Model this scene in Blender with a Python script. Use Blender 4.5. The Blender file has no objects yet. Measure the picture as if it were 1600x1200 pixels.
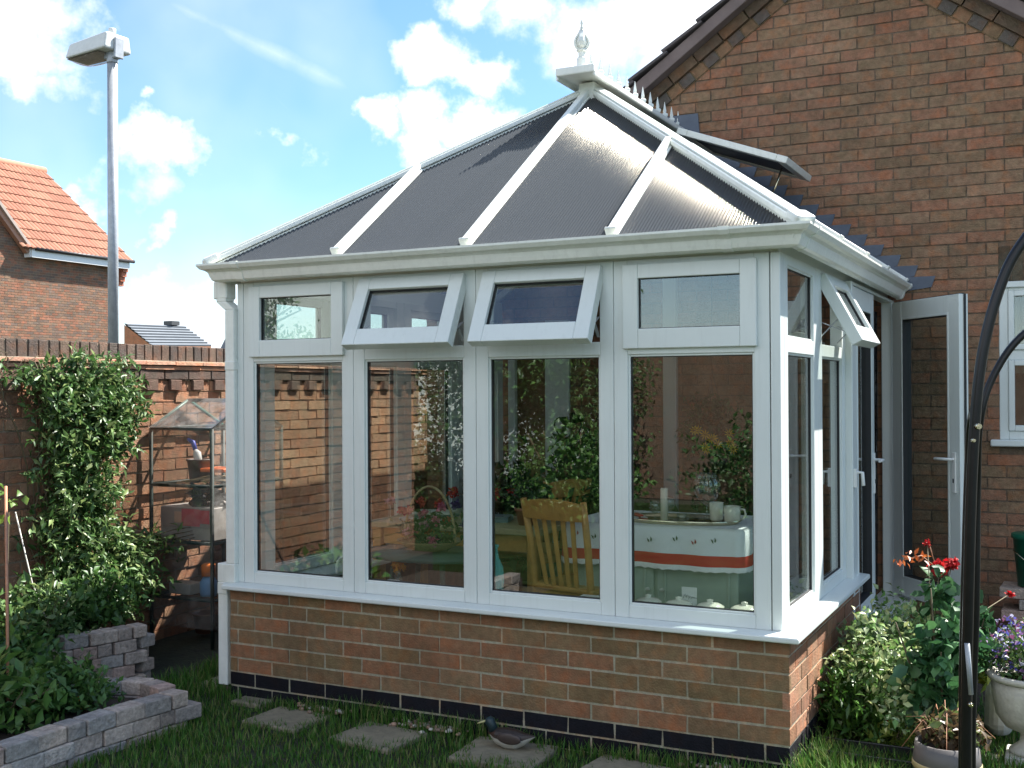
import bpy, math, random
import numpy as np
from mathutils import Vector, Matrix
R = math.radians
rng = np.random.default_rng(7)
random.seed(7)
S = bpy.context.scene
COL = S.collection

# ------------------------------------------------------------------ camera
cam_d = bpy.data.cameras.new("camera")
cam = bpy.data.objects.new("camera", cam_d)
COL.objects.link(cam)
YAW, PITCH, ROLL = .4645, .0054, -.0051
fwd = Vector((-math.sin(YAW)*math.cos(PITCH), math.cos(YAW)*math.cos(PITCH), math.sin(PITCH)))
rt0 = Vector((math.cos(YAW), math.sin(YAW), 0)); up0 = rt0.cross(fwd)
rt = rt0*math.cos(ROLL)+up0*math.sin(ROLL); up = -rt0*math.sin(ROLL)+up0*math.cos(ROLL)
M = Matrix(((rt.x, up.x, -fwd.x, 1.0679), (rt.y, up.y, -fwd.y, -4.688), (rt.z, up.z, -fwd.z, 1.6218), (0, 0, 0, 1)))
cam.matrix_world = M
cam_d.sensor_width = 36; cam_d.lens = 1756.5/1600*36
cam_d.clip_start = .05; cam_d.clip_end = 2000
S.camera = cam

# ------------------------------------------------------------------ sun and sky
SUN_EL, SUN_AZ = 50.4, R(32.7)      # azimuth from +Y towards +X
sd = Vector((math.sin(SUN_AZ)*math.cos(R(SUN_EL)), math.cos(SUN_AZ)*math.cos(R(SUN_EL)), math.sin(R(SUN_EL))))
sl = bpy.data.lights.new("sun", 'SUN'); sl.energy = 5.0; sl.angle = R(.5); sl.color = (1, .96, .9)
so = bpy.data.objects.new("sun", sl); COL.objects.link(so)
so.rotation_euler = sd.to_track_quat('Z', 'Y').to_euler(); so.location = (5, 12, 20)
W = bpy.data.worlds.new("World"); S.world = W; W.use_nodes = True
S.view_settings.view_transform = 'Standard'; S.view_settings.look = 'None'
S.view_settings.exposure = 1.64; S.view_settings.gamma = 1
S.view_settings.use_curve_mapping = False
def build_world():
    nt = W.node_tree; N = nt.nodes; L = nt.links; N.clear()
    out = N.new('ShaderNodeOutputWorld'); bg = N.new('ShaderNodeBackground'); bg.inputs[1].default_value = .085
    sky = N.new('ShaderNodeTexSky'); sky.sky_type = 'NISHITA'; sky.sun_disc = False
    sky.sun_elevation = R(SUN_EL); sky.sun_rotation = SUN_AZ; sky.dust_density = .3; sky.ozone_density = 1.0; sky.air_density = 1.0
    tc = N.new('ShaderNodeTexCoord')
    def vm(op, a, b=None):
        n = N.new('ShaderNodeVectorMath'); n.operation = op
        for i, q in enumerate((a, b)):
            if q is None: continue
            if isinstance(q, (tuple, list)): n.inputs[i].default_value = q
            else: L.new(q, n.inputs[i])
        return n
    def ma(op, a, b=None, c=None, clamp=False):
        n = N.new('ShaderNodeMath'); n.operation = op; n.use_clamp = clamp
        for i, q in enumerate((a, b, c)):
            if q is None: continue
            if isinstance(q, (int, float)): n.inputs[i].default_value = q
            else: L.new(q, n.inputs[i])
        return n.outputs[0]
    d = tc.outputs['Generated']
    n1 = N.new('ShaderNodeTexNoise'); n1.inputs['Scale'].default_value = 14; n1.inputs['Detail'].default_value = 6; n1.inputs['Roughness'].default_value = .58
    L.new(d, n1.inputs['Vector'])
    off = vm('MULTIPLY', vm('SUBTRACT', n1.outputs['Color'], (.5, .5, .5)).outputs[0], (.12, .12, .10)).outputs[0]
    dd = vm('ADD', d, off).outputs[0]
    blobs = [(-.739,.617,.272,.05,.9),(-.722,.617,.305,.05,.8),(-.735,.635,.243,.035,.6),
        (-.681,.699,.213,.036,1.),(-.664,.713,.207,.03,.9),(-.7,.686,.202,.03,.6),(-.672,.703,.243,.014,.6),(-.69,.70,.175,.04,.45),
        (-.592,.775,.216,.026,.8),(-.482,.83,.281,.038,1.),(-.449,.852,.272,.028,.9),(-.503,.812,.286,.02,.5),
        (-.525,.819,.232,.026,.9),(-.484,.844,.231,.034,1.),(-.455,.86,.236,.03,1.),(-.505,.836,.212,.026,.9),
        (-.441,.837,.332,.035,.8),(-.399,.86,.325,.045,.7),(-.352,.887,.300,.06,.7),(-.305,.899,.305,.07,1.),(-.329,.902,.272,.04,.9),(-.279,.904,.314,.07,1.),
        (-.692,.709,.130,.018,.6),(-.73,.665,.15,.035,.7),(-.715,.679,.10,.03,.7),(-.673,.735,.055,.07,.7),(-.698,.709,.085,.045,.7),(-.64,.76,.08,.04,.55),(-.67,.73,.02,.09,.7),
        (-.5,-.75,.5,.4,.9),(-.2,-.8,.3,.35,1.),(.3,-.9,.35,.35,1.),(0,-.7,.7,.35,.8),(-.8,-.5,.3,.3,.9),(.5,-.6,.5,.3,.8),(-.9,-.2,.35,.25,.9),(.7,.5,.5,.3,.9),(-.75,-.6,.25,.2,.9)]  # this row: unseen clouds, put in to light the shaded front
    m = None
    for x, y, z, r, a in blobs:
        df = vm('MULTIPLY', vm('SUBTRACT', dd, (x, y, z)).outputs[0], (1, 1, 1.45)).outputs[0]
        ln = vm('LENGTH', df).outputs['Value']
        v = ma('MULTIPLY', ma('SUBTRACT', 1.0, ma('DIVIDE', ln, r*1.25), clamp=True), a)
        m = v if m is None else ma('MAXIMUM', m, v)
    n2 = N.new('ShaderNodeTexNoise'); n2.inputs['Scale'].default_value = 22; n2.inputs['Detail'].default_value = 8; n2.inputs['Roughness'].default_value = .62
    L.new(d, n2.inputs['Vector'])
    # thin wisps of high cloud
    mm = ma('ADD', m, ma('MULTIPLY', ma('SUBTRACT', n2.outputs['Fac'], .5), .9))
    mr = N.new('ShaderNodeMapRange'); mr.interpolation_type = 'SMOOTHSTEP'; mr.inputs[1].default_value = .08; mr.inputs[2].default_value = .72
    L.new(mm, mr.inputs[0])
    mask = ma('MULTIPLY', mr.outputs[0], ma('MULTIPLY', m, 9, clamp=True))
    n3 = N.new('ShaderNodeTexNoise'); n3.inputs['Scale'].default_value = 5; n3.inputs['Detail'].default_value = 3
    L.new(d, n3.inputs['Vector'])
    hz = ma('MULTIPLY', ma('SUBTRACT', n3.outputs['Fac'], .42, clamp=True), .9)
    mask = ma('MAXIMUM', mask, hz)
    # the air whitens towards the horizon
    sz_ = N.new('ShaderNodeSeparateXYZ'); L.new(d, sz_.inputs[0])
    mask = ma('MAXIMUM', mask, ma('MULTIPLY', ma('SUBTRACT', 1.0, ma('MULTIPLY', sz_.outputs['Z'], 5.5), clamp=True), .45))
    # two vapour trails
    for nn_, mid, hl_, wd, st in TRAILS:
        a1 = ma('ABSOLUTE', vm('DOT_PRODUCT', d, nn_).outputs['Value'])
        a1 = ma('SUBTRACT', 1.0, ma('DIVIDE', a1, wd), clamp=True)
        a2 = ma('MULTIPLY', ma('SUBTRACT', vm('DOT_PRODUCT', d, mid).outputs['Value'], math.cos(hl_)), 400, clamp=True)
        mask = ma('MAXIMUM', mask, ma('MULTIPLY', ma('MULTIPLY', a1, a2), ma('MULTIPLY', n2.outputs['Fac'], st)))
    # cloud brightness variation: slightly blue-grey bases
    cr = N.new('ShaderNodeValToRGB'); cr.color_ramp.elements[0].position = .3; cr.color_ramp.elements[1].position = .6
    cr.color_ramp.elements[0].color = (4.4, 4.9, 5.6, 1); cr.color_ramp.elements[1].color = (6.6, 6.6, 6.8, 1)
    n4 = N.new('ShaderNodeTexNoise'); n4.inputs['Scale'].default_value = 14; n4.inputs['Detail'].default_value = 4
    L.new(d, n4.inputs['Vector']); L.new(n4.outputs['Fac'], cr.inputs[0])
    tint = N.new('ShaderNodeMix'); tint.data_type = 'RGBA'; tint.blend_type = 'MULTIPLY'; tint.inputs[0].default_value = 1
    L.new(sky.outputs[0], tint.inputs[6]); tint.inputs[7].default_value = SKYTINT
    mix = N.new('ShaderNodeMix'); mix.data_type = 'RGBA'
    # clouds behind the camera brightened, added light for the shaded front
    sp = N.new('ShaderNodeSeparateXYZ'); L.new(d, sp.inputs[0])
    bk = N.new('ShaderNodeMapRange'); bk.inputs[1].default_value = .3; bk.inputs[2].default_value = -.5; bk.inputs[3].default_value = 1; bk.inputs[4].default_value = 1.35
    L.new(sp.outputs['Y'], bk.inputs[0])
    cb = N.new('ShaderNodeVectorMath'); cb.operation = 'SCALE'; L.new(cr.outputs[0], cb.inputs[0]); L.new(bk.outputs[0], cb.inputs['Scale'])
    L.new(mask, mix.inputs[0]); L.new(tint.outputs[2], mix.inputs[6]); L.new(cb.outputs[0], mix.inputs[7])
    L.new(mix.outputs[2], bg.inputs[0]); L.new(bg.outputs[0], out.inputs[0])
TRAILS = [((-.6415, -.2748, -.7162), (-.6006, .7608, .2459), .0286, .0009, .8), ((-.4625, -.0336, -.886), (-.6065, .7409, .2885), .09, .012, .5)]
SKYTINT = (.62, .79, .90, 1)
build_world()

# ------------------------------------------------------------------ materials
def mat(name, col=(.8, .8, .8), rough=.5, metal=0, attr=False, noise=0, nscale=20, bump=0, bscale=60, spec=.5, trans=0, coat=0, detail=4, noise2=None):
    m = bpy.data.materials.new(name); m.use_nodes = True
    nt = m.node_tree; N = nt.nodes; L = nt.links
    b = N['Principled BSDF']; b.inputs['Roughness'].default_value = rough; b.inputs['Metallic'].default_value = metal
    b.inputs['Specular IOR Level'].default_value = spec; b.inputs['Coat Weight'].default_value = coat
    tc = N.new('ShaderNodeTexCoord')
    geo = N.new('ShaderNodeNewGeometry')
    src = None
    if attr:
        a = N.new('ShaderNodeAttribute'); a.attribute_name = 'tint'; src = a.outputs['Color']
    else:
        c = N.new('ShaderNodeRGB'); c.outputs[0].default_value = (*col, 1); src = c.outputs[0]
    def mul(src, amt, sc, det):
        n = N.new('ShaderNodeTexNoise'); n.inputs['Scale'].default_value = sc; n.inputs['Detail'].default_value = det; n.inputs['Roughness'].default_value = .65
        L.new(geo.outputs['Position'], n.inputs['Vector'])
        mr = N.new('ShaderNodeMapRange'); mr.inputs[1].default_value = .25; mr.inputs[2].default_value = .75
        mr.inputs[3].default_value = 1-amt; mr.inputs[4].default_value = 1+amt
        L.new(n.outputs['Fac'], mr.inputs[0])
        x = N.new('ShaderNodeVectorMath'); x.operation = 'SCALE'; L.new(src, x.inputs[0]); L.new(mr.outputs[0], x.inputs['Scale'])
        return x.outputs[0]
    if noise: src = mul(src, noise, nscale, detail)
    if noise2: src = mul(src, noise2[0], noise2[1], 3)
    L.new(src, b.inputs['Base Color'])
    if bump:
        n = N.new('ShaderNodeTexNoise'); n.inputs['Scale'].default_value = bscale; n.inputs['Detail'].default_value = 5
        L.new(geo.outputs['Position'], n.inputs['Vector'])
        bp = N.new('ShaderNodeBump'); bp.inputs['Strength'].default_value = bump; bp.inputs['Distance'].default_value = .01
        L.new(n.outputs['Fac'], bp.inputs['Height']); L.new(bp.outputs[0], b.inputs['Normal'])
    if trans:
        o = N['Material Output']; t = N.new('ShaderNodeBsdfTranslucent'); mx = N.new('ShaderNodeMixShader')
        mx.inputs[0].default_value = trans
        L.new(src, t.inputs[0]); L.new(b.outputs[0], mx.inputs[1]); L.new(t.outputs[0], mx.inputs[2]); L.new(mx.outputs[0], o.inputs[0])
    return m
def glass_mat(name, tint=(.9, .93, .91), r0=.05, rough=0.0, haze=0, hazecol=(.6, .6, .6)):
    m = bpy.data.materials.new(name); m.use_nodes = True
    nt = m.node_tree; N = nt.nodes; L = nt.links
    N.remove(N['Principled BSDF']); o = N['Material Output']
    tr = N.new('ShaderNodeBsdfTransparent'); tr.inputs[0].default_value = (*tint, 1)
    gl = N.new('ShaderNodeBsdfGlossy'); gl.inputs['Roughness'].default_value = rough
    lw = N.new('ShaderNodeLayerWeight'); lw.inputs[0].default_value = .5
    p = N.new('ShaderNodeMath'); p.operation = 'POWER'; p.inputs[1].default_value = 4.0; L.new(lw.outputs['Facing'], p.inputs[0])
    q = N.new('ShaderNodeMath'); q.operation = 'MULTIPLY_ADD'; q.inputs[1].default_value = 1-r0; q.inputs[2].default_value = r0; q.use_clamp = True
    L.new(p.outputs[0], q.inputs[0])
    mx = N.new('ShaderNodeMixShader'); L.new(q.outputs[0], mx.inputs[0]); L.new(tr.outputs[0], mx.inputs[1]); L.new(gl.outputs[0], mx.inputs[2])
    last = mx.outputs[0]
    if haze:
        # dusty or cloudy film whose density varies across the sheet
        df = N.new('ShaderNodeBsdfDiffuse'); df.inputs[0].default_value = (*hazecol, 1)
        geo = N.new('ShaderNodeNewGeometry'); n = N.new('ShaderNodeTexNoise'); n.inputs['Scale'].default_value = 9; n.inputs['Detail'].default_value = 4
        n.inputs['Distortion'].default_value = 1.5
        L.new(geo.outputs['Position'], n.inputs['Vector'])
        mr = N.new('ShaderNodeMapRange'); mr.inputs[1].default_value = .35; mr.inputs[2].default_value = .75; mr.inputs[3].default_value = haze*.3; mr.inputs[4].default_value = haze
        L.new(n.outputs['Fac'], mr.inputs[0])
        m2 = N.new('ShaderNodeMixShader'); L.new(mr.outputs[0], m2.inputs[0]); L.new(last, m2.inputs[1]); L.new(df.outputs[0], m2.inputs[2]); last = m2.outputs[0]
    L.new(last, o.inputs[0])
    return m
upvc = mat('upvc', (.65, .695, .665), .3, noise=.035, nscale=3, bump=.02, bscale=8)
def grime(m, amt, sc):
    nt = m.node_tree; N = nt.nodes; L = nt.links; b = N['Principled BSDF']; src = b.inputs['Base Color'].links[0].from_socket
    geo = N.new('ShaderNodeNewGeometry'); mp = N.new('ShaderNodeMapping'); mp.inputs['Scale'].default_value = (sc, sc, sc*.07)
    n = N.new('ShaderNodeTexNoise'); n.inputs['Scale'].default_value = 1; n.inputs['Detail'].default_value = 6; n.inputs['Roughness'].default_value = .7
    L.new(geo.outputs['Position'], mp.inputs[0]); L.new(mp.outputs[0], n.inputs['Vector'])
    mr = N.new('ShaderNodeMapRange'); mr.inputs[1].default_value = .52; mr.inputs[2].default_value = .78; mr.inputs[3].default_value = 0; mr.inputs[4].default_value = amt
    L.new(n.outputs['Fac'], mr.inputs[0])
    mx = N.new('ShaderNodeMix'); mx.data_type = 'RGBA'; L.new(mr.outputs[0], mx.inputs[0]); L.new(src, mx.inputs[6]); mx.inputs[7].default_value = (.24, .24, .19, 1)
    L.new(mx.outputs[2], b.inputs['Base Color'])
grime(upvc, .14, 34)
gutter_m = mat('gutter_upvc', (.75, .77, .71), .28, noise=.05, nscale=4, noise2=(.05, 30))
def fleck(m, sc=11):
    # burnt and orange patches inside single bricks
    nt = m.node_tree; N = nt.nodes; L = nt.links; b = N['Principled BSDF']; src = b.inputs['Base Color'].links[0].from_socket
    geo = N.new('ShaderNodeNewGeometry'); n = N.new('ShaderNodeTexNoise'); n.inputs['Scale'].default_value = sc; n.inputs['Detail'].default_value = 4; n.inputs['Roughness'].default_value = .6
    L.new(geo.outputs['Position'], n.inputs['Vector'])
    cr = N.new('ShaderNodeValToRGB'); cr.color_ramp.elements[0].position = .36; cr.color_ramp.elements[0].color = (.93, 1.0, .97, 1)
    cr.color_ramp.elements[1].position = .68; cr.color_ramp.elements[1].color = (1.22, .97, .82, 1); e = cr.color_ramp.elements.new(.5); e.color = (1, 1, 1, 1)
    L.new(n.outputs['Fac'], cr.inputs[0])
    x = N.new('ShaderNodeVectorMath'); x.operation = 'MULTIPLY'; L.new(src, x.inputs[0]); L.new(cr.outputs[0], x.inputs[1]); L.new(x.outputs[0], b.inputs['Base Color'])
grime(gutter_m, .25, 26)
brickm = mat('brick', attr=True, rough=.9, noise=.3, nscale=28, bump=.6, bscale=110, spec=.15, detail=8, noise2=(.2, 2.6))
glass = glass_mat('window_glass', (.90, .94, .92), .12)
gasket = mat('gasket', (.015, .016, .017), .6)
lead = mat('lead', (.085, .105, .14), .55, noise=.2, nscale=8, bump=.2, bscale=30)
galv = mat('galvanised', (.38, .40, .42), .5, metal=.35, noise=.2, nscale=12, bump=.1, bscale=40)
fleck(brickm)
lampgrey = mat('lamp_grey', (.6, .61, .58), .45, noise=.08, nscale=20)
lampinner = mat('lamp_inner', (.22, .19, .15), .4, noise=.4, nscale=18)
blackm = mat('black_paint', (.008, .0075, .007), .3, noise=.3, nscale=30, spec=.35)
pantile = mat('terracotta', attr=True, rough=.8, noise=.15, nscale=6, bump=.1)
slate = mat('grey_roof', attr=True, rough=.7, noise=.12, nscale=3)
leafm = mat('leaf', attr=True, rough=.42, trans=.28, spec=.45, noise=.2, nscale=60)
petal = mat('petal', attr=True, rough=.6, trans=.3)
stem_m = mat('stem', (.09, .07, .035), .8, noise=.3, nscale=60)
soil = mat('soil', (.045, .03, .02), .95, noise=.5, nscale=50, bump=.8, bscale=60)
pine = mat('pine', (.5, .26, .07), .4, noise=.25, nscale=14, bump=.05)
stone = mat('paver', attr=True, rough=.9, noise=.4, nscale=38, bump=.9, bscale=70, noise2=(.25, 5))
slabm = mat('slab', (.23, .20, .135), .9, noise=.25, nscale=25, bump=.4, bscale=90, noise2=(.2, 5))
pebble = mat('pebble', attr=True, rough=.6, noise=.2, nscale=90)
cloth = mat('cloth', attr=True, rough=.7, noise=.04, nscale=60)
ceramic = mat('ceramic', (.72, .7, .6), .2, noise=.04, nscale=20)
whitep = mat('white_plastic', (.72, .73, .70), .4)
greenp = mat('green_plastic', (.005, .10, .055), .4, noise=.1)
darkgreen = mat('green_tube', (.006, .022, .018), .6)
film = glass_mat('clear_film', (.86, .85, .83), .07, .12, haze=.24, hazecol=(.5, .48, .45))
thin_glass = glass_mat('wine_glass', (.9, .94, .92), .12)
silver = mat('silver', (.7, .62, .45), .18, metal=1)
wood_dark = mat('wood_brown', (.16, .075, .03), .55, noise=.35, nscale=12)
caneM = mat('cane', (.42, .2, .11), .6, noise=.25, nscale=40)
grassm = mat('grass_blade', attr=True, rough=.6, trans=.3, spec=.3)
earthg = mat('lawn_ground', (.018, .022, .009), .95, noise=.6, nscale=14, bump=.8, bscale=50, noise2=(.4, 2))
painted = mat('generic', attr=True, rough=.5, noise=.06, nscale=15)
nylon = mat('net', (.02, .02, .025), .9)
concrete = mat('reconstituted_stone', (.5, .48, .42), .85, noise=.2, nscale=18, bump=.3, bscale=80, noise2=(.2, 5))
def roof_mat():
    m = bpy.data.materials.new('bronze_polycarbonate'); m.use_nodes = True
    nt = m.node_tree; N = nt.nodes; L = nt.links; b = N['Principled BSDF']; o = N['Material Output']
    b.inputs['Base Color'].default_value = (.066, .072, .078, 1); b.inputs['Roughness'].default_value = .2
    
    geo = N.new('ShaderNodeNewGeometry'); n = N.new('ShaderNodeTexNoise'); n.inputs['Scale'].default_value = 35; n.inputs['Detail'].default_value = 5
    L.new(geo.outputs['Position'], n.inputs['Vector'])
    mr = N.new('ShaderNodeMapRange'); mr.inputs[3].default_value = .102; mr.inputs[4].default_value = .118; L.new(n.outputs['Fac'], mr.inputs[0])
    b.inputs['Specular IOR Level'].default_value = 0; b.inputs['Roughness'].default_value = .6
    gl = N.new('ShaderNodeBsdfGlossy'); gl.distribution = 'BECKMANN'; L.new(mr.outputs[0], gl.inputs['Roughness']); gl.inputs[0].default_value = (1, .93, .78, 1)
    gm_ = N.new('ShaderNodeMixShader'); gm_.inputs[0].default_value = .06; L.new(b.outputs[0], gm_.inputs[1]); L.new(gl.outputs[0], gm_.inputs[2])
    t = N.new('ShaderNodeBsdfTranslucent'); t.inputs[0].default_value = (.42, .40, .42, 1)
    tp = N.new('ShaderNodeBsdfTransparent'); tp.inputs[0].default_value = (.5, .5, .52, 1)
    m0 = N.new('ShaderNodeMixShader'); m0.inputs[0].default_value = .35; L.new(t.outputs[0], m0.inputs[1]); L.new(tp.outputs[0], m0.inputs[2])
    mx = N.new('ShaderNodeMixShader'); mx.inputs[0].default_value = .22
    L.new(gm_.outputs[0], mx.inputs[1]); L.new(m0.outputs[0], mx.inputs[2]); L.new(mx.outputs[0], o.inputs[0])
    return m
polyc = roof_mat()

# ------------------------------------------------------------------ mesh helpers
class MB:
    def __init__(s): s.v = []; s.f = []; s.t = []; s.sm = []
    def add(s, vs, fs, tint=(.5, .5, .5), smooth=False):
        o = len(s.v); s.v += [tuple(p) for p in vs]
        for f in fs: s.f.append(tuple(i+o for i in f)); s.t.append(tint); s.sm.append(smooth)
        return s
    def box(s, x0, x1, y0, y1, z0, z1, tint=(.5, .5, .5), M=None, jit=0):
        vs = [Vector((x, y, z)) for z in (z0, z1) for y in (y0, y1) for x in (x0, x1)]
        if jit: vs = [p+Vector((random.uniform(-jit, jit) for _ in range(3))) for p in vs]
        if M is not None: vs = [M @ p for p in vs]
        return s.add(vs, [(0, 2, 3, 1), (4, 5, 7, 6), (0, 1, 5, 4), (2, 6, 7, 3), (0, 4, 6, 2), (1, 3, 7, 5)], tint)
    def beam(s, p0, p1, w, h, upv=(0, 0, 1), tint=(.5, .5, .5), c=0.):
        """box from p0 to p1, width w sideways, height h along the up normal, its base on the line when c = 0"""
        p0 = Vector(p0); p1 = Vector(p1); d = (p1-p0); L = d.length; d.normalize()
        sx = d.cross(Vector(upv)).normalized(); u = sx.cross(d).normalized()
        Mx = Matrix((( sx.x, d.x, u.x, p0.x), (sx.y, d.y, u.y, p0.y), (sx.z, d.z, u.z, p0.z), (0, 0, 0, 1)))
        return s.box(-w/2, w/2, 0, L, -h*c, h*(1-c), tint, Mx)
    def tube(s, pts, r, n=10, tint=(.5, .5, .5), caps=True, sq=1):
        pts = [Vector(p) for p in pts]; k = len(pts)
        rs = r if isinstance(r, (list, tuple)) else [r]*k
        vs = []; pu = None
        for i, p in enumerate(pts):
            d = (pts[min(i+1, k-1)]-pts[max(i-1, 0)]).normalized()
            if pu is None: pu = Vector((0, 0, 1)) if abs(d.z) < .9 else Vector((1, 0, 0))
            a = d.cross(pu).normalized(); b = a.cross(d).normalized(); pu = b
            for j in range(n):
                t = 2*math.pi*j/n; vs.append(p+(a*math.cos(t)+b*math.sin(t)*sq)*rs[i])
        fs = [(i*n+j, i*n+(j+1) % n, (i+1)*n+(j+1) % n, (i+1)*n+j) for i in range(k-1) for j in range(n)]
        s.add(vs, fs, tint, True)
        if caps:
            o = len(s.v)-len(vs)
            s.f.append(tuple(o+j for j in reversed(range(n)))); s.t.append(tint); s.sm.append(False)
            s.f.append(tuple(o+(k-1)*n+j for j in range(n))); s.t.append(tint); s.sm.append(False)
        return s
    def lathe(s, prof, c=(0, 0, 0), n=24, tint=(.5, .5, .5), smooth=True, sx=1, sy=1, rot=0, flute=0):
        vs = []
        for r, z in prof:
            for j in range(n):
                t = 2*math.pi*j/n+rot; rr = r*(1+(flute if j % 2 else 0))
                vs.append((c[0]+rr*math.cos(t)*sx, c[1]+rr*math.sin(t)*sy, c[2]+z))
        k = len(prof)
        fs = [(i*n+j, i*n+(j+1) % n, (i+1)*n+(j+1) % n, (i+1)*n+j) for i in range(k-1) for j in range(n)]
        s.add(vs, fs, tint, smooth)
        o = len(s.v)-len(vs)
        if prof[0][0] > 1e-4: s.f.append(tuple(o+j for j in reversed(range(n)))); s.t.append(tint); s.sm.append(False)
        if prof[-1][0] > 1e-4: s.f.append(tuple(o+(k-1)*n+j for j in range(n))); s.t.append(tint); s.sm.append(False)
        return s
    def prism(s, poly, d0, d1, axis='y', tint=(.5, .5, .5), M=None):
        """extrude a 2D polygon; axis y: poly is (x, z); axis x: (y, z); axis z: (x, y)"""
        n = len(poly)
        def P(a, b, d): return {'y': (a, d, b), 'x': (d, a, b), 'z': (a, b, d)}[axis]
        vs = [Vector(P(a, b, d0)) for a, b in poly]+[Vector(P(a, b, d1)) for a, b in poly]
        if M is not None: vs = [M @ p for p in vs]
        fs = [tuple(reversed(range(n))), tuple(range(n, 2*n))]+[(i, (i+1) % n, n+(i+1) % n, n+i) for i in range(n)]
        return s.add(vs, fs, tint)
    def sweep(s, prof, path, tint=(.5, .5, .5), closed=True, caps=True):
        """prof = list of (outward, z); path = list of (x, y) walked so that outward is on the right hand; mitred"""
        path = [Vector((a, b)) for a, b in path]; k = len(path); n = len(prof); vs = []
        for i, p in enumerate(path):
            d0 = (path[i]-path[i-1]).normalized() if i > 0 else None
            d1 = (path[i+1]-path[i]).normalized() if i < k-1 else None
            if d0 is None: d0 = d1
            if d1 is None: d1 = d0
            n0 = Vector((d0.y, -d0.x)); n1 = Vector((d1.y, -d1.x)); m = (n0+n1).normalized(); m = m/max(.2, m.dot(n0))
            for o_, z in prof: q = p+m*o_; vs.append((q.x, q.y, z))
        e = n if closed else n-1
        fs = [(i*n+j, (i+1)*n+j, (i+1)*n+(j+1) % n, i*n+(j+1) % n) for i in range(k-1) for j in range(e)]
        if caps and closed: fs += [tuple(range(n)), tuple((k-1)*n+j for j in reversed(range(n)))]
        return s.add(vs, fs, tint)
    def build(s, name, m, parent=None, bevel=0, seg=1, base=None, autosm=False, **tags):
        me = bpy.data.meshes.new(name)
        vs = s.v
        loc = None
        if parent is None and base is not None:
            b = Vector(base); vs = [(p[0]-b.x, p[1]-b.y, p[2]-b.z) for p in vs]; loc = b
        me.from_pydata([tuple(p) for p in vs], [], s.f)
        a = me.attributes.new('tint', 'FLOAT_VECTOR', 'FACE')
        a.data.foreach_set('vector', np.array([t[:3] for t in s.t], dtype=np.float32).ravel())
        me.polygons.foreach_set('use_smooth', s.sm)
        me.materials.append(m); me.update()
        o = bpy.data.objects.new(name, me); COL.objects.link(o)
        if loc is not None: o.location = loc
        if parent is not None: attach(o, parent)
        if bevel:
            md = o.modifiers.new('bevel', 'BEVEL'); md.width = bevel; md.segments = seg; md.limit_method = 'ANGLE'; md.angle_limit = R(35)
        tag(o, **tags)
        return o
def world_of(o):
    v = Vector((0, 0, 0))
    while o is not None: v += o.location; o = o.parent
    return v
def attach(o, parent):
    # parts are modelled at their place in the world; the parent's own offset is taken back off
    o.parent = parent; o.matrix_parent_inverse = Matrix.Identity(4)
    w = world_of(parent)
    if w.length: o.location = Vector(o.location)-w
def tag(o, label=None, cat=None, group=None, kind=None):
    if label: o['label'] = label
    if cat: o['category'] = cat
    if group: o['group'] = group
    if kind: o['kind'] = kind
    return o
def thing(name, label, cat, loc=(0, 0, 0), group=None):
    o = bpy.data.objects.new(name, None); COL.objects.link(o); o.location = loc; o.empty_display_size = .1
    return tag(o, label, cat, group)
def arrmesh(name, V, F, T, m, parent=None, smooth=False, **tags):
    """fast builder from numpy arrays; F is (n,3) or (n,4)"""
    me = bpy.data.meshes.new(name); n, k = F.shape
    me.vertices.add(len(V)); me.vertices.foreach_set('co', V.astype(np.float32).ravel())
    me.loops.add(n*k); me.loops.foreach_set('vertex_index', F.astype(np.int32).ravel())
    me.polygons.add(n); me.polygons.foreach_set('loop_start', np.arange(0, n*k, k, dtype=np.int32))
    try: me.polygons.foreach_set('loop_total', np.full(n, k, dtype=np.int32))
    except Exception: pass
    a = me.attributes.new('tint', 'FLOAT_VECTOR', 'FACE'); a.data.foreach_set('vector', T.astype(np.float32).ravel())
    me.materials.append(m); me.update(calc_edges=True); me.validate()
    if smooth: me.polygons.foreach_set('use_smooth', [True]*len(me.polygons))
    o = bpy.data.objects.new(name, me); COL.objects.link(o)
    if parent is not None: attach(o, parent)
    return tag(o, **tags)
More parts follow.
